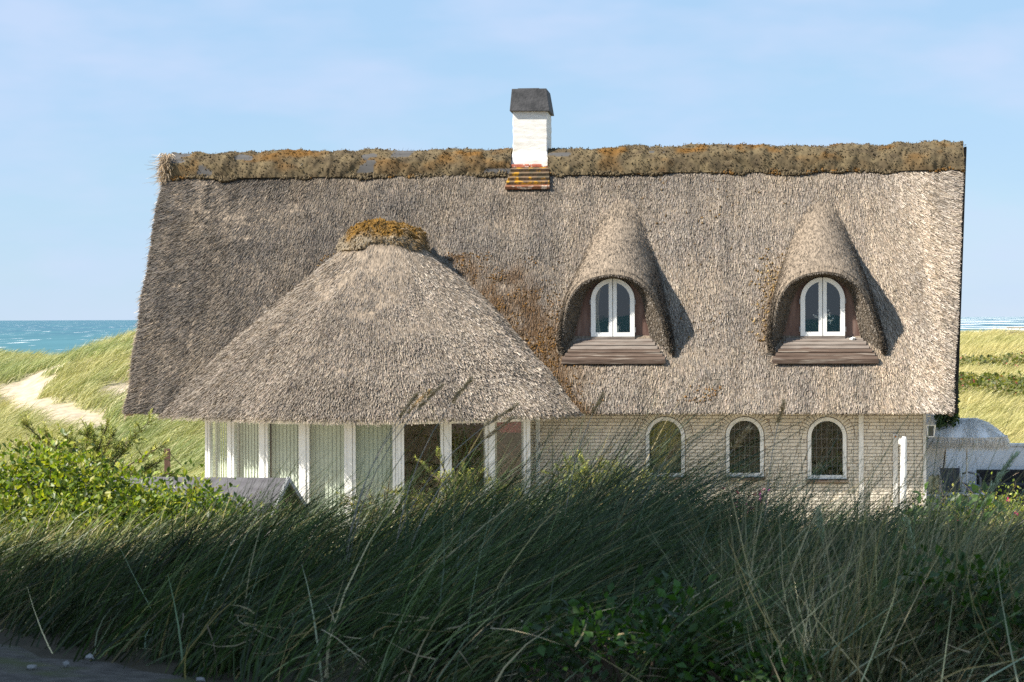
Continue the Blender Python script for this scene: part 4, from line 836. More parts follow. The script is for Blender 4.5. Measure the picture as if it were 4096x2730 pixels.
st = tag(empty('stool', chair_at(2147, 41.9, .14)), 'white slatted stool carrying the cream cushion', 'stool')
for k in range(4): MB().box((0, -.12+.08*k, .43), (.36, .06, .022)).build('slat', M['white_wood'], st)
for sx in (-1, 1):
    for sy in (-1, 1): MB().bar((sx*.16, sy*.13, 0), (sx*.13, sy*.10, .42), .03).build('leg', M['white_wood'], st)
tb = tag(empty('folding_table', chair_at(2228, 41.2, .14)), 'small white folding table with crossed legs by the parasol pole', 'table')
MB().box((0, 0, .50), (.52, .40, .025)).build('table_top', M['white_wood'], tb, bevel=.004)
for sx in (-1, 1):
    for sy in (-1, 1): MB().bar((sx*.2, sy*.16, 0), (-sx*.2, sy*.16+.03*sx, .49), .03).build('leg', M['white_wood'], tb)
sg_ = tag(empty('folded_towel', chair_at(2236, 41.15, .665)), 'blue grey towel bundled on the white folding table', 'towel')
tw = clumps('towel', np.array([(-.05, 0, .06), (.05, .02, .07), (0, -.03, .10), (.09, 0, .04)]), np.array([.09, .09, .08, .06]), np.full((4, 3), 1.)*np.array([.15, .17, .23]), M['moss'], sg_, .12)
cl_ = tag(empty('teal_basket', chair_at(2196, 41.0, .14)), 'teal green cloth basket beside the folding table', 'basket')
MB().tube([(0, 0, 0), (0, 0, .02), (0, 0, .36), (0, 0, .40)], [.12, .15, .19, .185], 18).build('basket_side', M['teal'], cl_, sm=True); MB().tube([(-.12, 0, .38), (-.08, 0, .50), (.08, 0, .50), (.12, 0, .38)], .012, 8).build('handle', M['teal'], cl_)
# black wicker settee in front of the wall
xs, ys = ld(lpx(2330, 44.5), 44.5)
se = tag(empty('wicker_settee', (float(xs), float(ys), .14)), 'black wicker settee with curved arm at the right edge', 'settee'); se.rotation_euler = (0, 0, R(4))
MB().box((.05, .25, .40), (1.5, .07, .60)).build('back_panel', M['wicker'], se, bevel=.02); MB().box((.05, -.1, .22), (1.5, .66, .34)).build('seat_base', M['wicker'], se, bevel=.02)
MB().box((.05, -.12, .42), (1.46, .62, .07)).build('seat_pad', M['wicker'], se, bevel=.03)
MB().tube([(-.74, -.40, 0), (-.74, -.40, .58), (-.76, -.30, .64), (-.90, .1, .66), (-.98, .25, .62)], .02, 8).build('arm', M['metal'], se)
# wall lantern on the corner
ln_ = tag(empty('wall_lantern', (7.37, -.06, 1.80)), 'white wall lantern at the cottage corner under the eave', 'lantern')
mb = MB().add([(-.05, -.05, 0), (.05, -.05, 0), (.05, .05, 0), (-.05, .05, 0), (-.075, -.075, .20), (.075, -.075, .20), (.075, .075, .20), (-.075, .075, .20)], [(0, 1, 2, 3)]);
for i in range(4):
    a = [(-.05, -.05), (.05, -.05), (.05, .05), (-.05, .05)][i]; mb.bar((a[0], a[1], 0), (a[0]*1.5, a[1]*1.5, .20), .014)
for z_, s_ in ((0, .05), (.2, .075)):
    for i in range(4):
        c4 = [(-1, -1), (1, -1), (1, 1), (-1, 1)]; mb.bar((c4[i][0]*s_, c4[i][1]*s_, z_), (c4[(i+1) % 4][0]*s_, c4[(i+1) % 4][1]*s_, z_), .014)
mb.build('cage', M['white'], ln_); MB().add([(-.09, -.09, .205), (.09, -.09, .205), (.09, .09, .205), (-.09, .09, .205), (0, 0, .30)], [(0, 1, 4), (1, 2, 4), (2, 3, 4), (3, 0, 4), (3, 2, 1, 0)]).build('hood', M['white'], ln_)
MB().box((0, 0, .10), (.085, .085, .17)).build('glass_body', nmat('dark_lantern_glass', (.06, .065, .06), (.10, .10, .095), 3, .15, .5, bump=0), ln_); MB().tube([(0, .0, .30), (0, .01, .36), (-.05, .03, .36)], .012, 8).build('bracket', M['white'], ln_)
# white leaning post and the plate it is hinged to
wp = tag(empty('white_post', (6.86, -.42, .25)), 'thick white painted post standing before the brick wall', 'post')
MB().tube([(0, 0, 0), (0.005, 0, .6), (.02, .0, 1.52), (.02, 0, 1.57)], [.055, .055, .052, .035], 14).build('shaft', M['white'], wp, sm=True); MB().box((-.03, .05, 1.48), (.08, .09, .10)).build('hinge_block', M['white'], wp, bevel=.01)
wl = tag(empty('wall_plate', (6.76, -.03, 1.20)), 'narrow white wall plate with a rusty bolt behind the white post', 'bracket')
MB().box((0, 0, 0), (.085, .04, 1.30)).build('plate', M['white_wood'], wl, bevel=.01); MB().tube([(0, -.02, .60), (0, -.035, .60)], .016, 10).build('bolt', M['hip'], wl)
# ivy at the back of the gable, logs or stones by the wall foot
n = 900; P = np.stack([rng.uniform(7.75, 8.12, n), rng.uniform(2.6, 3.2, n), rng.uniform(1.85, 2.5, n)], -1)
iv = tag(empty('ivy', (7.9, 2.9, .1)), 'dark ivy climbing the gable corner behind the parasol', 'ivy')
leaves('leaves', P-np.array([7.9, 2.9, .1]), rng.normal(size=(n, 3))+np.array([.2, -.6, -.3]), rng.normal(size=(n, 3))+np.array([0, -1, .5]), rng.uniform(.05, .10, n), np.array([.035, .06, .018])*rng.uniform(.6, 1.8, (n, 1)), M['leaf'], iv, .8)
MB().tube([(0, 0, 0), (-.05, 0, .8), (.05, .05, 1.6), (0, 0, 2.2)], [.012, .012, .012, .006], 6).build('stem', M['bark'], iv)

# ------------------------------------------------------------------ far fence, fence post, shed
for i in range(15):
    px = 2314+i*4.2; d = 118; l = lpx(px, d); x, y = ld(l, d); zb = zpx(px, 779, d)-.05; zt = zpx(px, 762+(.5*math.sin(i*2.3)), d)
    if i == 0: pf = tag(empty('slat_fence', (float(x), float(y), zb)), 'far weathered paling fence on the right-hand dune crest', 'fence'); fo = np.array([float(x), float(y), zb])
    MB().box((x-fo[0], y-fo[1], (zt-zb)/2-.05), (.20, .035, zt-zb+.1), (RT0, FW0, np.array([0, 0, 1.]))).build('paling', M['palewood'], pf)
xe, ye = ld(lpx(2314+14*4.2, 118.06), 118.06)
for zz_ in (.25, .65): MB().bar((0-FW0[0]*-.06, .06, zz_), (xe-fo[0], ye-fo[1], zz_), .05, .08).build('rail', M['palewood'], pf)
d = 45.0; x, y = ld(lpx(383, d), d); zt = zpx(383, 1031, d); zg = float(gz(lpx(383, d), d))
fp = tag(empty('fence_post', (float(x), float(y), zg)), 'short dark wooden post with hanging chain in the dune grass', 'post')
MB().box((0, 0, (zt-zg)/2-.1), (.105, .105, zt-zg+.2)).build('post', M['postwood'], fp, bevel=.008)
for k in range(11):
    t = k/10; c = np.array([.05+.24*t, -.05, (zt-zg)-.07-.05*math.sin(t*1.5)-.20*t]); a = np.arange(9)/8*2*math.pi
    rt_ = np.stack([c[0]+.016*np.cos(a), c[1]+(.010*np.sin(a) if k % 2 else 0*a), c[2]-.75*.016*np.cos(a)+(0 if k % 2 else .010*np.sin(a))], -1); MB().tube(rt_, .0045, 5, False).build('chain_link', M['verge'], fp)
d = 24.0; x, y = ld(lpx(640, d), d); zr = zpx(640, 1098, d); shed_rot = YAW+R(-9)
sh_ = tag(empty('garden_shed', (float(x), float(y), float(zr)-1.75)), 'low grey felt-roofed shed gable behind the rose bushes', 'shed'); sh_.rotation_euler = (0, 0, shed_rot)
hd, dr_, Lh = .95, .46, 3.15
for sy in (-1, 1):
    MB().prism([(.08, 0, 1.75), (.08, sy*hd, 1.75-dr_), (-Lh, sy*hd, 1.75-dr_), (-Lh, 0, 1.75)], (0, 0, -.03)).build('roof_slope', M['shed'], sh_)
    MB().bar((.10, sy*.0, 1.735), (.10, sy*(hd+.01), 1.735-dr_*1.01), .03, .055).build('barge_board', M['trim'], sh_)
MB().prism([(0, -.85, 0), (0, .85, 0), (0, .85, 1.29), (0, 0, 1.69), (0, -.85, 1.29)], (-.04, 0, 0)).build('gable', M['darkwood'], sh_)
for sy in (-1, 1): MB().box((-1.55, sy*.83, .64), (3.0, .04, 1.28)).build('side_wall', M['darkwood'], sh_)
MB().box((-Lh+.05, 0, .64), (.04, 1.6, 1.28)).build('rear_gable', M['darkwood'], sh_)

# ------------------------------------------------------------------ vegetation
def rcol(n, cols, lo=.7, hi=1.3, p=None): return np.array(cols)[rng.choice(len(cols), n, p=p)]*rng.uniform(lo, hi, (n, 1))
def bush(name, label, cat, lpos, d, rl, rd, h, nleaf, lsize, cols, ncl=60, flowers=0, hips=0, group=None, zg=None, wid=.62, fmat='petal', low=.25, twigs=0):
    x, y = ld(lpos, d); z = float(gz(lpos, d)) if zg is None else zg; b = tag(empty(name, (float(x), float(y), z)), label, cat, group)
    a = rng.uniform(0, 2*math.pi, ncl); r = np.sqrt(rng.uniform(0, 1, ncl)); hz = h*(low+(1-low)*rng.uniform(.3, 1, ncl))*(1-.55*r**2.2)
    cl, cdp = rl*r*np.cos(a), rd*r*np.sin(a); C = np.stack([cl*RT0[0]+cdp*FW0[0], cl*RT0[1]+cdp*FW0[1], hz], -1); sg = min(rl, h)*.16
    i = rng.integers(0, ncl, nleaf); off = rng.normal(0, 1, (nleaf, 3))*np.array([sg, sg, sg*.8]); P = C[i]+off; P[:, 2] = np.maximum(P[:, 2], .03)
    D = norm(off)+rng.normal(0, .6, (nleaf, 3))+np.array([0, 0, .15]); Nn = rng.normal(0, .7, (nleaf, 3))+np.array([-.2, -.2, 1.0])
    leaves('foliage', P, D, Nn, lsize*rng.uniform(.6, 1.35, nleaf), rcol(nleaf, cols)*(.85+.3*rng.uniform(0, 1, ncl))[i][:, None], M['leaf'], b, wid)
    mb = MB()
    for k in range(min(ncl, 26)):
        c = C[k]; mb.tube([(c[0]*.25, c[1]*.25, -.05), (c[0]*.7, c[1]*.7, c[2]*.55), tuple(c)], [.012, .008, .004], 5)
    mb.build('stems', M['bark'], b)
    if twigs:
        P = C[rng.integers(0, ncl, twigs)]+rng.normal(0, sg, (twigs, 3)); strands('bare_twigs', P, rng.normal(0, .5, (twigs, 3))+np.array([0, 0, .9]), rng.uniform(.08, .3, twigs), .007, rcol(twigs, [(.16, .11, .08), (.25, .18, .13)]), M['twig'], b, bend=rng.normal(0, .2, (twigs, 3)), segs=2)['kind'] = 'stuff'
    for mname, cnt, pn in ((fmat, flowers, 'flower'), ('hip', hips, 'rose_hip')):
        for k in range(cnt):
            q = C[rng.integers(0, ncl)]+rng.normal(0, sg*.6, 3)+np.array([0, -.05, sg*1.1])
            if pn == 'flower':
                v = []; f = []
                for t in range(5):
                    a0 = t*2*math.pi/5; e = .035
                    v += [(0, 0, 0), (e*math.cos(a0-.55), e*math.sin(a0-.55), .018), (e*1.25*math.cos(a0), e*1.25*math.sin(a0), .028), (e*math.cos(a0+.55), e*math.sin(a0+.55), .018)]; f.append((4*t, 4*t+1, 4*t+2, 4*t+3))
                o = mesh('flower', v, f, M[mname], b, loc=tuple(q)); o.rotation_euler = (R(50), 0, rng.uniform(-.6, .6))
            else:
                o = mesh('rose_hip', ICO_V*.022, [tuple(t) for t in ICO_F], M['hip'], b, sm=True, loc=tuple(q))
    return b
ROSE = [(.13, .19, .022), (.20, .25, .03), (.07, .11, .02), (.30, .30, .04)]
bush('rose_bush', 'sunlit yellow-green rose bush at the left edge of the picture', 'bush', lpx(90, 19.0), 19.0, 1.15, 1.0, .92, 14000, .058, ROSE, 70, 0, 2, 'beach rose bushes', twigs=60)
bush('rose_bush', 'sunlit rose bush with a pink bloom in front of the shed roof', 'bush', lpx(330, 19.6), 19.6, 1.0, 1.0, .76, 11500, .058, ROSE, 64, 2, 2, 'beach rose bushes', twigs=60)
bush('rose_bush', 'darker rose bush spreading beneath the shed gable', 'bush', lpx(520, 19.2), 19.2, .80, .9, .60, 3200, .052, [(.05, .10, .02), (.09, .15, .025), (.06, .10, .03)], 46, 0, 0, 'beach rose bushes', twigs=40)
bush('rose_bush', 'low rose bush with pink blooms below the parasol', 'bush', lpx(2270, 31), 31, 1.25, 1.4, .95, 5200, .05, ROSE+[(.15, .15, .06)], 70, 7, 0, 'beach rose bushes', zg=.45, twigs=160)
def spruce(label, px, d, rl, h, ntw, cols, zg=None, dead=0.0, group='spruce shrubs', spread=1.0):
    l0 = lpx(px, d); x, y = ld(l0, d); z = float(gz(l0, d)) if zg is None else zg; b = tag(empty('spruce_shrub', (float(x), float(y), z)), label, 'shrub', group)
    nb = 80; mb = MB(); TP, TD = [], []
    for k in range(nb):
        a = rng.uniform(0, 2*math.pi); el = rng.uniform(.2, 1.35); L_ = rl*rng.uniform(.65, 1.1)*math.cos(el*.6)
        base = np.array([0, 0, h*rng.uniform(.05, .62)]); dr = np.array([math.cos(a)*math.cos(el), math.sin(a)*math.cos(el), math.sin(el)*h/rl*.75]); tip = base+dr*L_
        mid = (base+tip)/2+np.array([0, 0, .08*rl]); mb.tube([base, mid, tip], [.014, .009, .004], 5)
        for q in range(max(int(ntw/nb), 1)):
            t = rng.uniform(.25, 1)**.7; p = base*(1-t)**2+2*mid*t*(1-t)+tip*t*t; TP.append(p); TD.append(dr*.8+rng.normal(0, .55, 3)+np.array([0, 0, .1]))
    mb.build('branches', M['bark'], b); TP = np.array(TP); TD = norm(np.array(TD)); nt2 = len(TP); tl = rng.uniform(.08, .17, nt2)*spread
    strands('twigs', TP, TD, tl, .007, rcol(nt2, [(.14, .10, .07), (.22, .16, .11)]), M['twig'], b)['kind'] = 'stuff'
    lv = rng.uniform(0, 1, nt2) >= dead; TP, TD, tl = TP[lv], TD[lv], tl[lv]; nt2 = len(TP); nn2 = 26; i = np.repeat(np.arange(nt2), nn2); t = rng.uniform(.05, 1, len(i))
    P = TP[i]+TD[i]*(tl[i]*t)[:, None]; D = TD[i]*.75+norm(rng.normal(size=(len(i), 3)))*.75
    tw = rcol(nt2, cols)[i]; tw = tw*(1+.7*t**4)[:, None]
    strands('needles', P, D, rng.uniform(.026, .050, len(i)), .0085, tw, M['needle'], b)
    return b
SPR = [(.19, .22, .05), (.27, .28, .06), (.11, .13, .035), (.34, .33, .08)]
spruce('dark sprawling spruce shrub behind the left rose bushes', 190, 25.5, 1.15, 1.75, 3000, SPR, zg=.85, dead=.10)
spruce('small spruce tip beside the shed gable', 690, 27.5, .5, .9, 240, SPR, zg=.55)
spruce('twiggy half-bare spruce shrub in front of the sunroom blinds', 880, 32.5, 1.0, 1.25, 800, SPR, zg=.15, dead=.68)
spruce('spruce shrub with bright tip before the dark sunroom windows', 1060, 33, 1.15, 1.50, 1100, SPR, zg=.15, dead=.35)
spruce('spruce shrub with light green shoots against the white brick wall', 1370, 33.5, 1.3, 1.50, 1500, SPR, zg=.15, dead=.25)
bush('leafy_plant', 'broad-leaved green plant by the white post', 'plant', lpx(1975, 33), 33, .55, .5, .70, 500, .08, [(.05, .09, .03), (.08, .13, .04), (.10, .13, .06)], 26, 0, 0, zg=.25)
bush('leafy_plant', 'dry yellow shrub at the foot of the white brick wall', 'plant', lpx(1640, 35), 35, 1.6, .9, .78, 3600, .045, [(.26, .25, .08), (.16, .19, .05), (.34, .30, .14)], 50, 0, 0, zg=.1, twigs=300)
bush('leafy_plant', 'dark broad leaves rising among the grass below the parasol', 'plant', lpx(2185, 15.5), 15.5, .34, .3, .50, 150, .085, [(.05, .10, .025), (.07, .13, .03)], 16, 0, 0, low=.6)
bush('rose_shoots', 'dark leafy rose shoots low in the foreground grass, right of centre', 'plant', lpx(1470, 9.5), 9.5, .50, .25, .40, 1100, .050, [(.035, .085, .016), (.05, .12, .02), (.025, .055, .014)], 30, 0, 0, 'rose shoots in the grass')
bush('rose_shoots', 'dark leafy rose shoots in the grass at the lower right edge', 'plant', lpx(2230, 9.7), 9.7, .40, .3, .58, 1000, .052, [(.035, .085, .016), (.05, .11, .02), (.025, .055, .014)], 30, 0, 0, 'rose shoots in the grass')
bush('rose_shoots', 'bright leafy rose shoots at the bottom right of the grass', 'plant', lpx(1730, 9.35), 9.35, .40, .2, .22, 520, .045, [(.035, .085, .016), (.055, .12, .02)], 24, 0, 0, 'rose shoots in the grass')
# purple willowherb flowering above the grass
x, y = ld(lpx(1725, 16), 16); zg = float(gz(lpx(1725, 16), 16)); fw_ = tag(empty('willowherb', (float(x), float(y), zg)), 'purple flowering willowherb spike standing in the grass', 'flower')
for sx, hh_ in ((0, 1.0), (.07, 1.12), (-.1, .92), (-.17, .85)):
    hh_ = zpx(1725, 1165, 16)-zg+(hh_-1)*.4; MB().tube([(sx*.4, 0, 0), (sx, 0, hh_*.6), (sx*1.1, 0, hh_)], .004, 5).build('stem', M['bark'], fw_)
    n = 26; leaves('blossom', np.array([sx*1.1, 0, hh_])+rng.normal(0, 1, (n, 3))*np.array([.022, .022, .06]), rng.normal(size=(n, 3)), rng.normal(size=(n, 3)), .032, rcol(n, [(.42, .07, .40), (.55, .12, .50), (.30, .03, .12)]), M['leaf'], fw_, .8)

# grass on the dunes behind
def dune_grass(name, lr, dr, n, cols, lmin, lmax, wmin, wmax, lean_, sandy=True, scr=False):
    d = rng.uniform(*dr, n); l = d*rng.uniform(*lr, n); k = np.ones(n, bool)
    if sandy: k &= sandmask(l, d) < rng.uniform(.15, .75, n)
    if scr: k &= shrubmask(l, d) < rng.uniform(.2, .8, n)
    k &= vnoise(l*2.2, d*1.4, 131, 2) > rng.uniform(-1.0, .15, n)
    l, d = l[k], d[k]; n = len(l); x, y = ld(l, d); P = np.stack([x, y, gz(l, d)-.02], -1)
    tone = vnoise(l*.5+4, d*.35+4, 132, 3); D = np.array([0, 0, 1.])+RT0*(lean_+.25*vnoise(l*.8, d*.8, 133))[:, None]+rng.normal(0, .22, (n, 3)); bend = (RT0*.55+np.array([0, 0, -.28]))[None]*rng.uniform(.4, 1.3, (n, 1))
    w = np.clip(.5+.9*tone+rng.normal(0, .25, n), 0, 1)[:, None]; c = (np.array(cols[0])*w+np.array(cols[1])*(1-w))*rng.uniform(.7, 1.25, (n, 1))
    dk = rng.uniform(0, 1, n) < .08; c[dk] = np.array(cols[2])*rng.uniform(.8, 1.3, (dk.sum(), 1))
    o = strands(name, P, D, rng.uniform(lmin, lmax, n), rng.uniform(wmin, wmax, n), c, M['drygrass'], None, bend=bend, segs=2); tag(o, '%s' % ('pale windblown marram grass covering the dunes'), 'grass', kind='stuff'); return o
o = dune_grass('dune_grass', (-.265, -.10), (49, 80), 110000, [(.43, .40, .165), (.24, .29, .105), (.58, .53, .29)], .35, .75, .012, .026, .35)
tag(o, 'yellow-green marram grass on the sandy dune left of the cottage', 'grass')
o = dune_grass('dune_grass', (.150, .275), (54, 126), 90000, [(.50, .44, .19), (.36, .35, .13), (.62, .55, .29)], .35, .7, .018, .036, .3, False, True)
tag(o, 'straw-coloured grass on the dune meadow right of the cottage', 'grass')
n = 48000; d = rng.uniform(74, 104, n); l = d*rng.uniform(.15, .275, n); k = shrubmask(l, d) > rng.uniform(.25, .9, n); l, d = l[k], d[k]; n = len(l); x, y = ld(l, d)
P = np.stack([x, y, gz(l, d)+rng.uniform(.02, .42, n)], -1); c = rcol(n, [(.14, .16, .045), (.20, .20, .06), (.09, .11, .035), (.24, .20, .08)]); rd_ = rng.uniform(0, 1, n) < .012; c[rd_] = (.5, .05, .12)
o = leaves('rose_scrub', P, rng.normal(size=(n, 3)), rng.normal(0, .6, (n, 3))+np.array([0, 0, 1]), rng.uniform(.08, .20, n), c, M['leaf'], None, .8); tag(o, 'low green rose scrub banding the dune meadow on the right', 'scrub', kind='stuff')
# tangled grass and cover between the near bank and the house
n = 26000; d = rng.uniform(15, 38, n); l = d*rng.uniform(-.27, .27, n); k = (d < 36) & (sandmask(l, d) < .5); l, d = l[k], d[k]; n = len(l); x, y = ld(l, d)
k = (y < -3.2) | (x > .8) & (y < -.8); l, d, x, y = l[k], d[k], x[k], y[k]; n = len(l)
o = strands('rough_grass', np.stack([x, y, gz(l, d)-.02], -1), np.array([0, 0, 1.])+RT0*.35+rng.normal(0, .35, (n, 3)), rng.uniform(.25, .62, n), rng.uniform(.006, .014, n), rcol(n, [(.16, .19, .06), (.24, .23, .09), (.09, .13, .05), (.34, .29, .14)]), M['grass'], None, bend=(RT0*.4+np.array([0, 0, -.3]))[None]*rng.uniform(.3, 1.2, (n, 1)), segs=3)
tag(o, 'rough grass on the slope between the near bank and the cottage', 'grass', kind='stuff')

# foreground marram on the shaded bank
def fore(n, lr, dr, hfun, cols, pcol, leanx, sprd, wr, name, label, cl_n=260, tight=.065, bendk=1.0, segs=4):
    cl = rng.uniform(*lr, cl_n); cdp = rng.uniform(*dr, cl_n); i = rng.integers(0, cl_n, n); l = cl[i]+rng.normal(0, tight, n); d = cdp[i]+rng.normal(0, tight, n)
    k = path_side(l, d) < -.12+.1*rng.normal(size=n); l, d, i = l[k], d[k], i[k]; n = len(l); x, y = ld(l, d)
    hh = hfun(l, d)*rng.uniform(.45, 1.12, n)*rng.uniform(.72, 1.15, cl_n)[i]; ci = rng.normal(0, 1, (cl_n, 2))[i]*1.3
    D = np.array([0, 0, 1.])+RT0*(leanx+.16*ci[:, :1]*sprd)+FW0*(.10*ci[:, 1:])+rng.normal(0, .13*sprd, (n, 3))
    bend = (RT0*.55+np.array([0, 0, -.22]))[None]*rng.uniform(.2, 1.25, (n, 1))*bendk+rng.normal(0, .10*sprd, (n, 3))
    side = np.cross(D, norm(np.array([CAM[0], CAM[1], 0])-np.stack([x, y, 0*x], -1)))+rng.normal(0, .5, (n, 3))
    c = rcol(n, cols, .65, 1.35, pcol)*(1+.35*rng.normal(size=cl_n))[i][:, None].clip(.4, 1.9)
    o = strands(name, np.stack([x, y, gz(l, d)-.03], -1), D, hh, rng.uniform(*wr, n), c, M['grass'], None, bend=bend, segs=segs, side=side); tag(o, label, 'grass', kind='stuff'); return o
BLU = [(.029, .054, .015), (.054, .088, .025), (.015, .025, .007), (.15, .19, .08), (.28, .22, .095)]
HX, HY = [-4, -2.74, -2.27, -1.57, -.64, .06, .6, 1.2, 1.9, 2.4, 2.74, 5], [.34, .42, .58, .72, .86, .94, .80, .66, .64, .50, .42, .38]
hL = lambda l, d: np.interp(l, HX, HY)
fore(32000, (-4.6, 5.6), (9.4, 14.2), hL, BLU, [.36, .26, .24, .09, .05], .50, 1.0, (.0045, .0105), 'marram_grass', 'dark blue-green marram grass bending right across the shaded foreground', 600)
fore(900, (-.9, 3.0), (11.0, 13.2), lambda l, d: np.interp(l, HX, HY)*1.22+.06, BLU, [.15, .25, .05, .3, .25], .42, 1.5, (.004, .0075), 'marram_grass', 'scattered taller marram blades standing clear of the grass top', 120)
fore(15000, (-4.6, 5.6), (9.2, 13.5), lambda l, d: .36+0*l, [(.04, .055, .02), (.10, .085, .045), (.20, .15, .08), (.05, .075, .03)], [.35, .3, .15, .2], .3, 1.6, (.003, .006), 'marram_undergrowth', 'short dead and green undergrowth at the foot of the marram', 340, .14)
DRY = [(.36, .29, .16), (.19, .19, .09), (.060, .088, .035), (.48, .40, .23)]
fore(3600, (1.0, 2.3), (9.3, 11.8), lambda l, d: .84*np.exp(-((l-1.65)/1.4)**2)+.05, DRY, [.26, .25, .38, .11], .16, 2.4, (.0045, .0095), 'dry_marram', 'pale tan dried marram clump right of centre in the foreground', 34, .10, .5)
fore(900, (1.9, 2.9), (10.0, 12.6), lambda l, d: .62+0*l, DRY, [.25, .25, .40, .10], .55, 1.8, (.0035, .007), 'dry_marram', 'tan and green blades leaning right beyond the dried clump', 40, .10, .8)
fore(2300, (-.75, .75), (11.2, 13.4), lambda l, d: 1.10*np.exp(-(l/1.1)**2)+.1, [(.040, .068, .032), (.075, .11, .055), (.20, .21, .12), (.24, .19, .10)], [.42, .34, .12, .12], .52, 1.3, (.005, .0105), 'marram_grass', 'tall marram tussock rising before the right end of the sunroom', 46, .07)
fore(420, (.9, 2.2), (11.4, 13.2), lambda l, d: .92+0*l, [(.05, .085, .045), (.09, .13, .075), (.20, .21, .12)], [.45, .4, .15], .16, 1.6, (.004, .008), 'marram_grass', 'upright marram blades standing in front of the arched windows', 60, .07)
PALE = [(.22, .28, .19), (.30, .32, .20), (.44, .37, .22), (.16, .22, .14)]
fore(260, (-2.9, 2.9), (9.3, 11.2), lambda l, d: np.interp(l, HX, HY)*.95, PALE, [.3, .25, .2, .25], .34, 2.6, (.006, .012), 'pale_blades', 'single pale broad blades crossing the dark foreground grass', 160, .2, .9)
fore(130, (.5, 2.8), (9.2, 10.4), lambda l, d: .72+0*l, PALE, [.2, .25, .45, .1], -.05, 3.2, (.006, .011), 'pale_blades', 'pale upright and crossing blades in the right foreground', 90, .2, .4)
n = 520; l = rng.uniform(-2.8, 2.8, n); d = rng.uniform(9.25, 10.0, n); k = path_side(l, d) < -.05; l, d = l[k], d[k]; n = len(l); x, y = ld(l, d)
o = strands('broken_straw', np.stack([x, y, gz(l, d)+rng.uniform(.02, .30, n)], -1), rng.normal(0, 1, (n, 3))*np.array([1, .5, .45])+RT0*.3, rng.uniform(.08, .30, n), rng.uniform(.004, .008, n), rcol(n, [(.34, .27, .16), (.46, .37, .22), (.20, .15, .09)]), M['grass'], None, bend=rng.normal(0, .25, (n, 3)), segs=3); tag(o, 'broken dead straw caught at the foot of the grass', 'straw', kind='stuff')
# individual tall stalks with seed heads
def stalk(px, py, d, label, lean_, kind):
    l = lpx(px, d); zt = zpx(px, py, d); lb = l-lean_; x, y = ld(lb, d); zg = float(gz(lb, d)); s = tag(empty('seed_stalk', (float(x), float(y), zg)), label, 'grass stalk', 'seed stalks above the grass'); hgt = zt-zg
    T = lambda t: RT0*lean_*(.35*t+.65*t**3.2)+np.array([0, 0, hgt*t])
    g = kind == 'green'; MB().tube([T(t) for t in np.linspace(0, 1, 9)], np.linspace(.0035, .0018, 9), 5).build('stem', nmat('stalk_green', (.34, .40, .24), (.42, .46, .28), 5, .6, bump=0) if g else M['palewood'], s)
    n = 240 if g else 120; t = rng.uniform(.80 if g else .89, 1.0, n); P = np.array([T(q) for q in t])+rng.normal(0, .003 if g else .005, (n, 3)); ax = norm(np.array([T(1)-T(.85)]))
    strands('seed_head', P, ax*1.0+rng.normal(0, .22 if g else .4, (n, 3)), rng.uniform(.02, .045, n)*(1 if g else .8), .009 if g else .006, rcol(n, [(.36, .42, .28), (.46, .50, .34)] if g else [(.50, .34, .17), (.62, .44, .25), (.40, .26, .13)]), M['grass'], s)['kind'] = 'stuff'
ST = [(1085, 868, 12.2, 'topmost brown seed head against the cone eave', .22), (1015, 885, 12.0, 'brown seed head left of the topmost one, over the cone thatch', .26), (985, 900, 12.6, 'brown seed head over the cone eave, left of two taller ones', .24), (1190, 930, 12.3, 'brown seed head drooping by the right end of the cone eave', .36), (960, 905, 11.8, 'leftmost brown seed head over the cone eave', .2), (1385, 905, 12.4, 'lone brown seed head over the eave right of the cone', .12), (1180, 960, 11.9, 'lower brown seed head before the sunroom corner', .3), (1560, 1020, 12.1, 'brown seed head beside the first arched window', .15), (1800, 925, 12.0, 'brown seed head at the eave between second and third arched windows', .06), (1720, 985, 11.9, 'brown seed head in front of the second arched window', .16)]
for px, py, d, lb, le in ST: stalk(px, py, d, lb, le*2.1, 'brown')
for px, py, d, lb, le in [(1880, 1182, 10.8, 'tall pale green stalk in the dry grass clump', -.05), (2082, 1200, 10.6, 'tallest pale green stalk right of the dry clump', -.09), (2330, 1050, 10.9, 'pale green stalk leaning right below the settee', .32)]: stalk(px, py, d, lb, le, 'green')
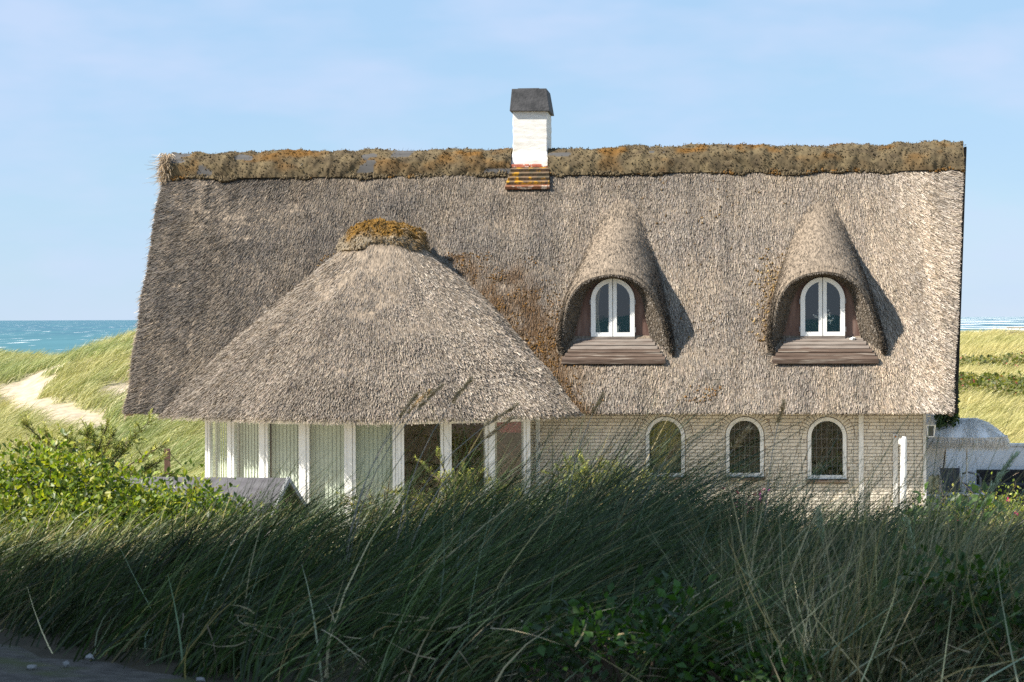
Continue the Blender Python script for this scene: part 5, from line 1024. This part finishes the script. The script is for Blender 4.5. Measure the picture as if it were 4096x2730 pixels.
# stones at the path edge
for k in range(8):
    t = rng.uniform(-2.6, 1.4); off = rng.uniform(-.02, .55)**1.0; l = P00[0]+PU[0]*t+PN[0]*off; d = P00[1]+PU[1]*t+PN[1]*off; x, y = ld(l, d); r = rng.uniform(.008, .028)
    o = mesh('stone', ICO_V*r*(1+rng.normal(0, .15, (12, 1)))*np.array([1, 1, .7]), [tuple(q) for q in ICO_F], M['stone'], loc=(float(x), float(y), float(gz(l, d))+.036+r*.3)); tag(o, 'small pale pebble lying on the path at the bottom left', 'stone', 'pebbles on the path')

# ------------------------------------------------------------------ unseen pines added at the left to cast the foreground shade
def pine(l, d, lc, dc, zc_, rl, rd, rz, label, n):
    x, y = ld(l, d); zg = float(gz(l, d)); t = tag(empty('shade_pine', (float(x), float(y), zg)), label, 'tree', 'added pines shading the foreground'); xc, yc = ld(lc, dc); c = np.array([xc-x, yc-y, zc_-zg])
    MB().tube([(0, 0, -.2), (c[0]*.15, c[1]*.15, c[2]*.45), (c[0]*.7, c[1]*.7, c[2]*.85), tuple(c)], [.24, .19, .14, .05], 10).build('trunk', M['bark'], t, sm=True)
    mb = MB()
    for k in range(14):
        a = k*2*math.pi/14; e = c+RT0*rl*.8*math.cos(a)+FW0*rd*.8*math.sin(a)+np.array([0, 0, rz*.2]); mb.tube([c*.85, (c*.9+e)/2, e], [.09, .06, .02], 6)
    mb.build('limbs', M['bark'], t)
    u = norm(rng.normal(size=(n, 3)))*rng.uniform(0, 1, (n, 1))**.45; P = c+RT0*(u[:, :1]*rl)+FW0*(u[:, 1:2]*rd)+np.array([0, 0, 1.])*(u[:, 2:]*rz)
    leaves('crown', P, rng.normal(size=(n, 3)), rng.normal(size=(n, 3)), rng.uniform(.18, .42, n), rcol(n, [(.04, .065, .025), (.06, .085, .03)]), M['crown'], t, .6)
pine(-9.5, 7.5, -8.2, 8.6, 8.6, 3.2, 2.6, 1.3, 'unseen pine added left of the path to shade the foreground', 6000)
pine(-6.5, 4.5, -3.8, 8.8, 9.0, 3.0, 2.5, 1.2, 'unseen pine added arching over the path to shade the foreground', 6000)
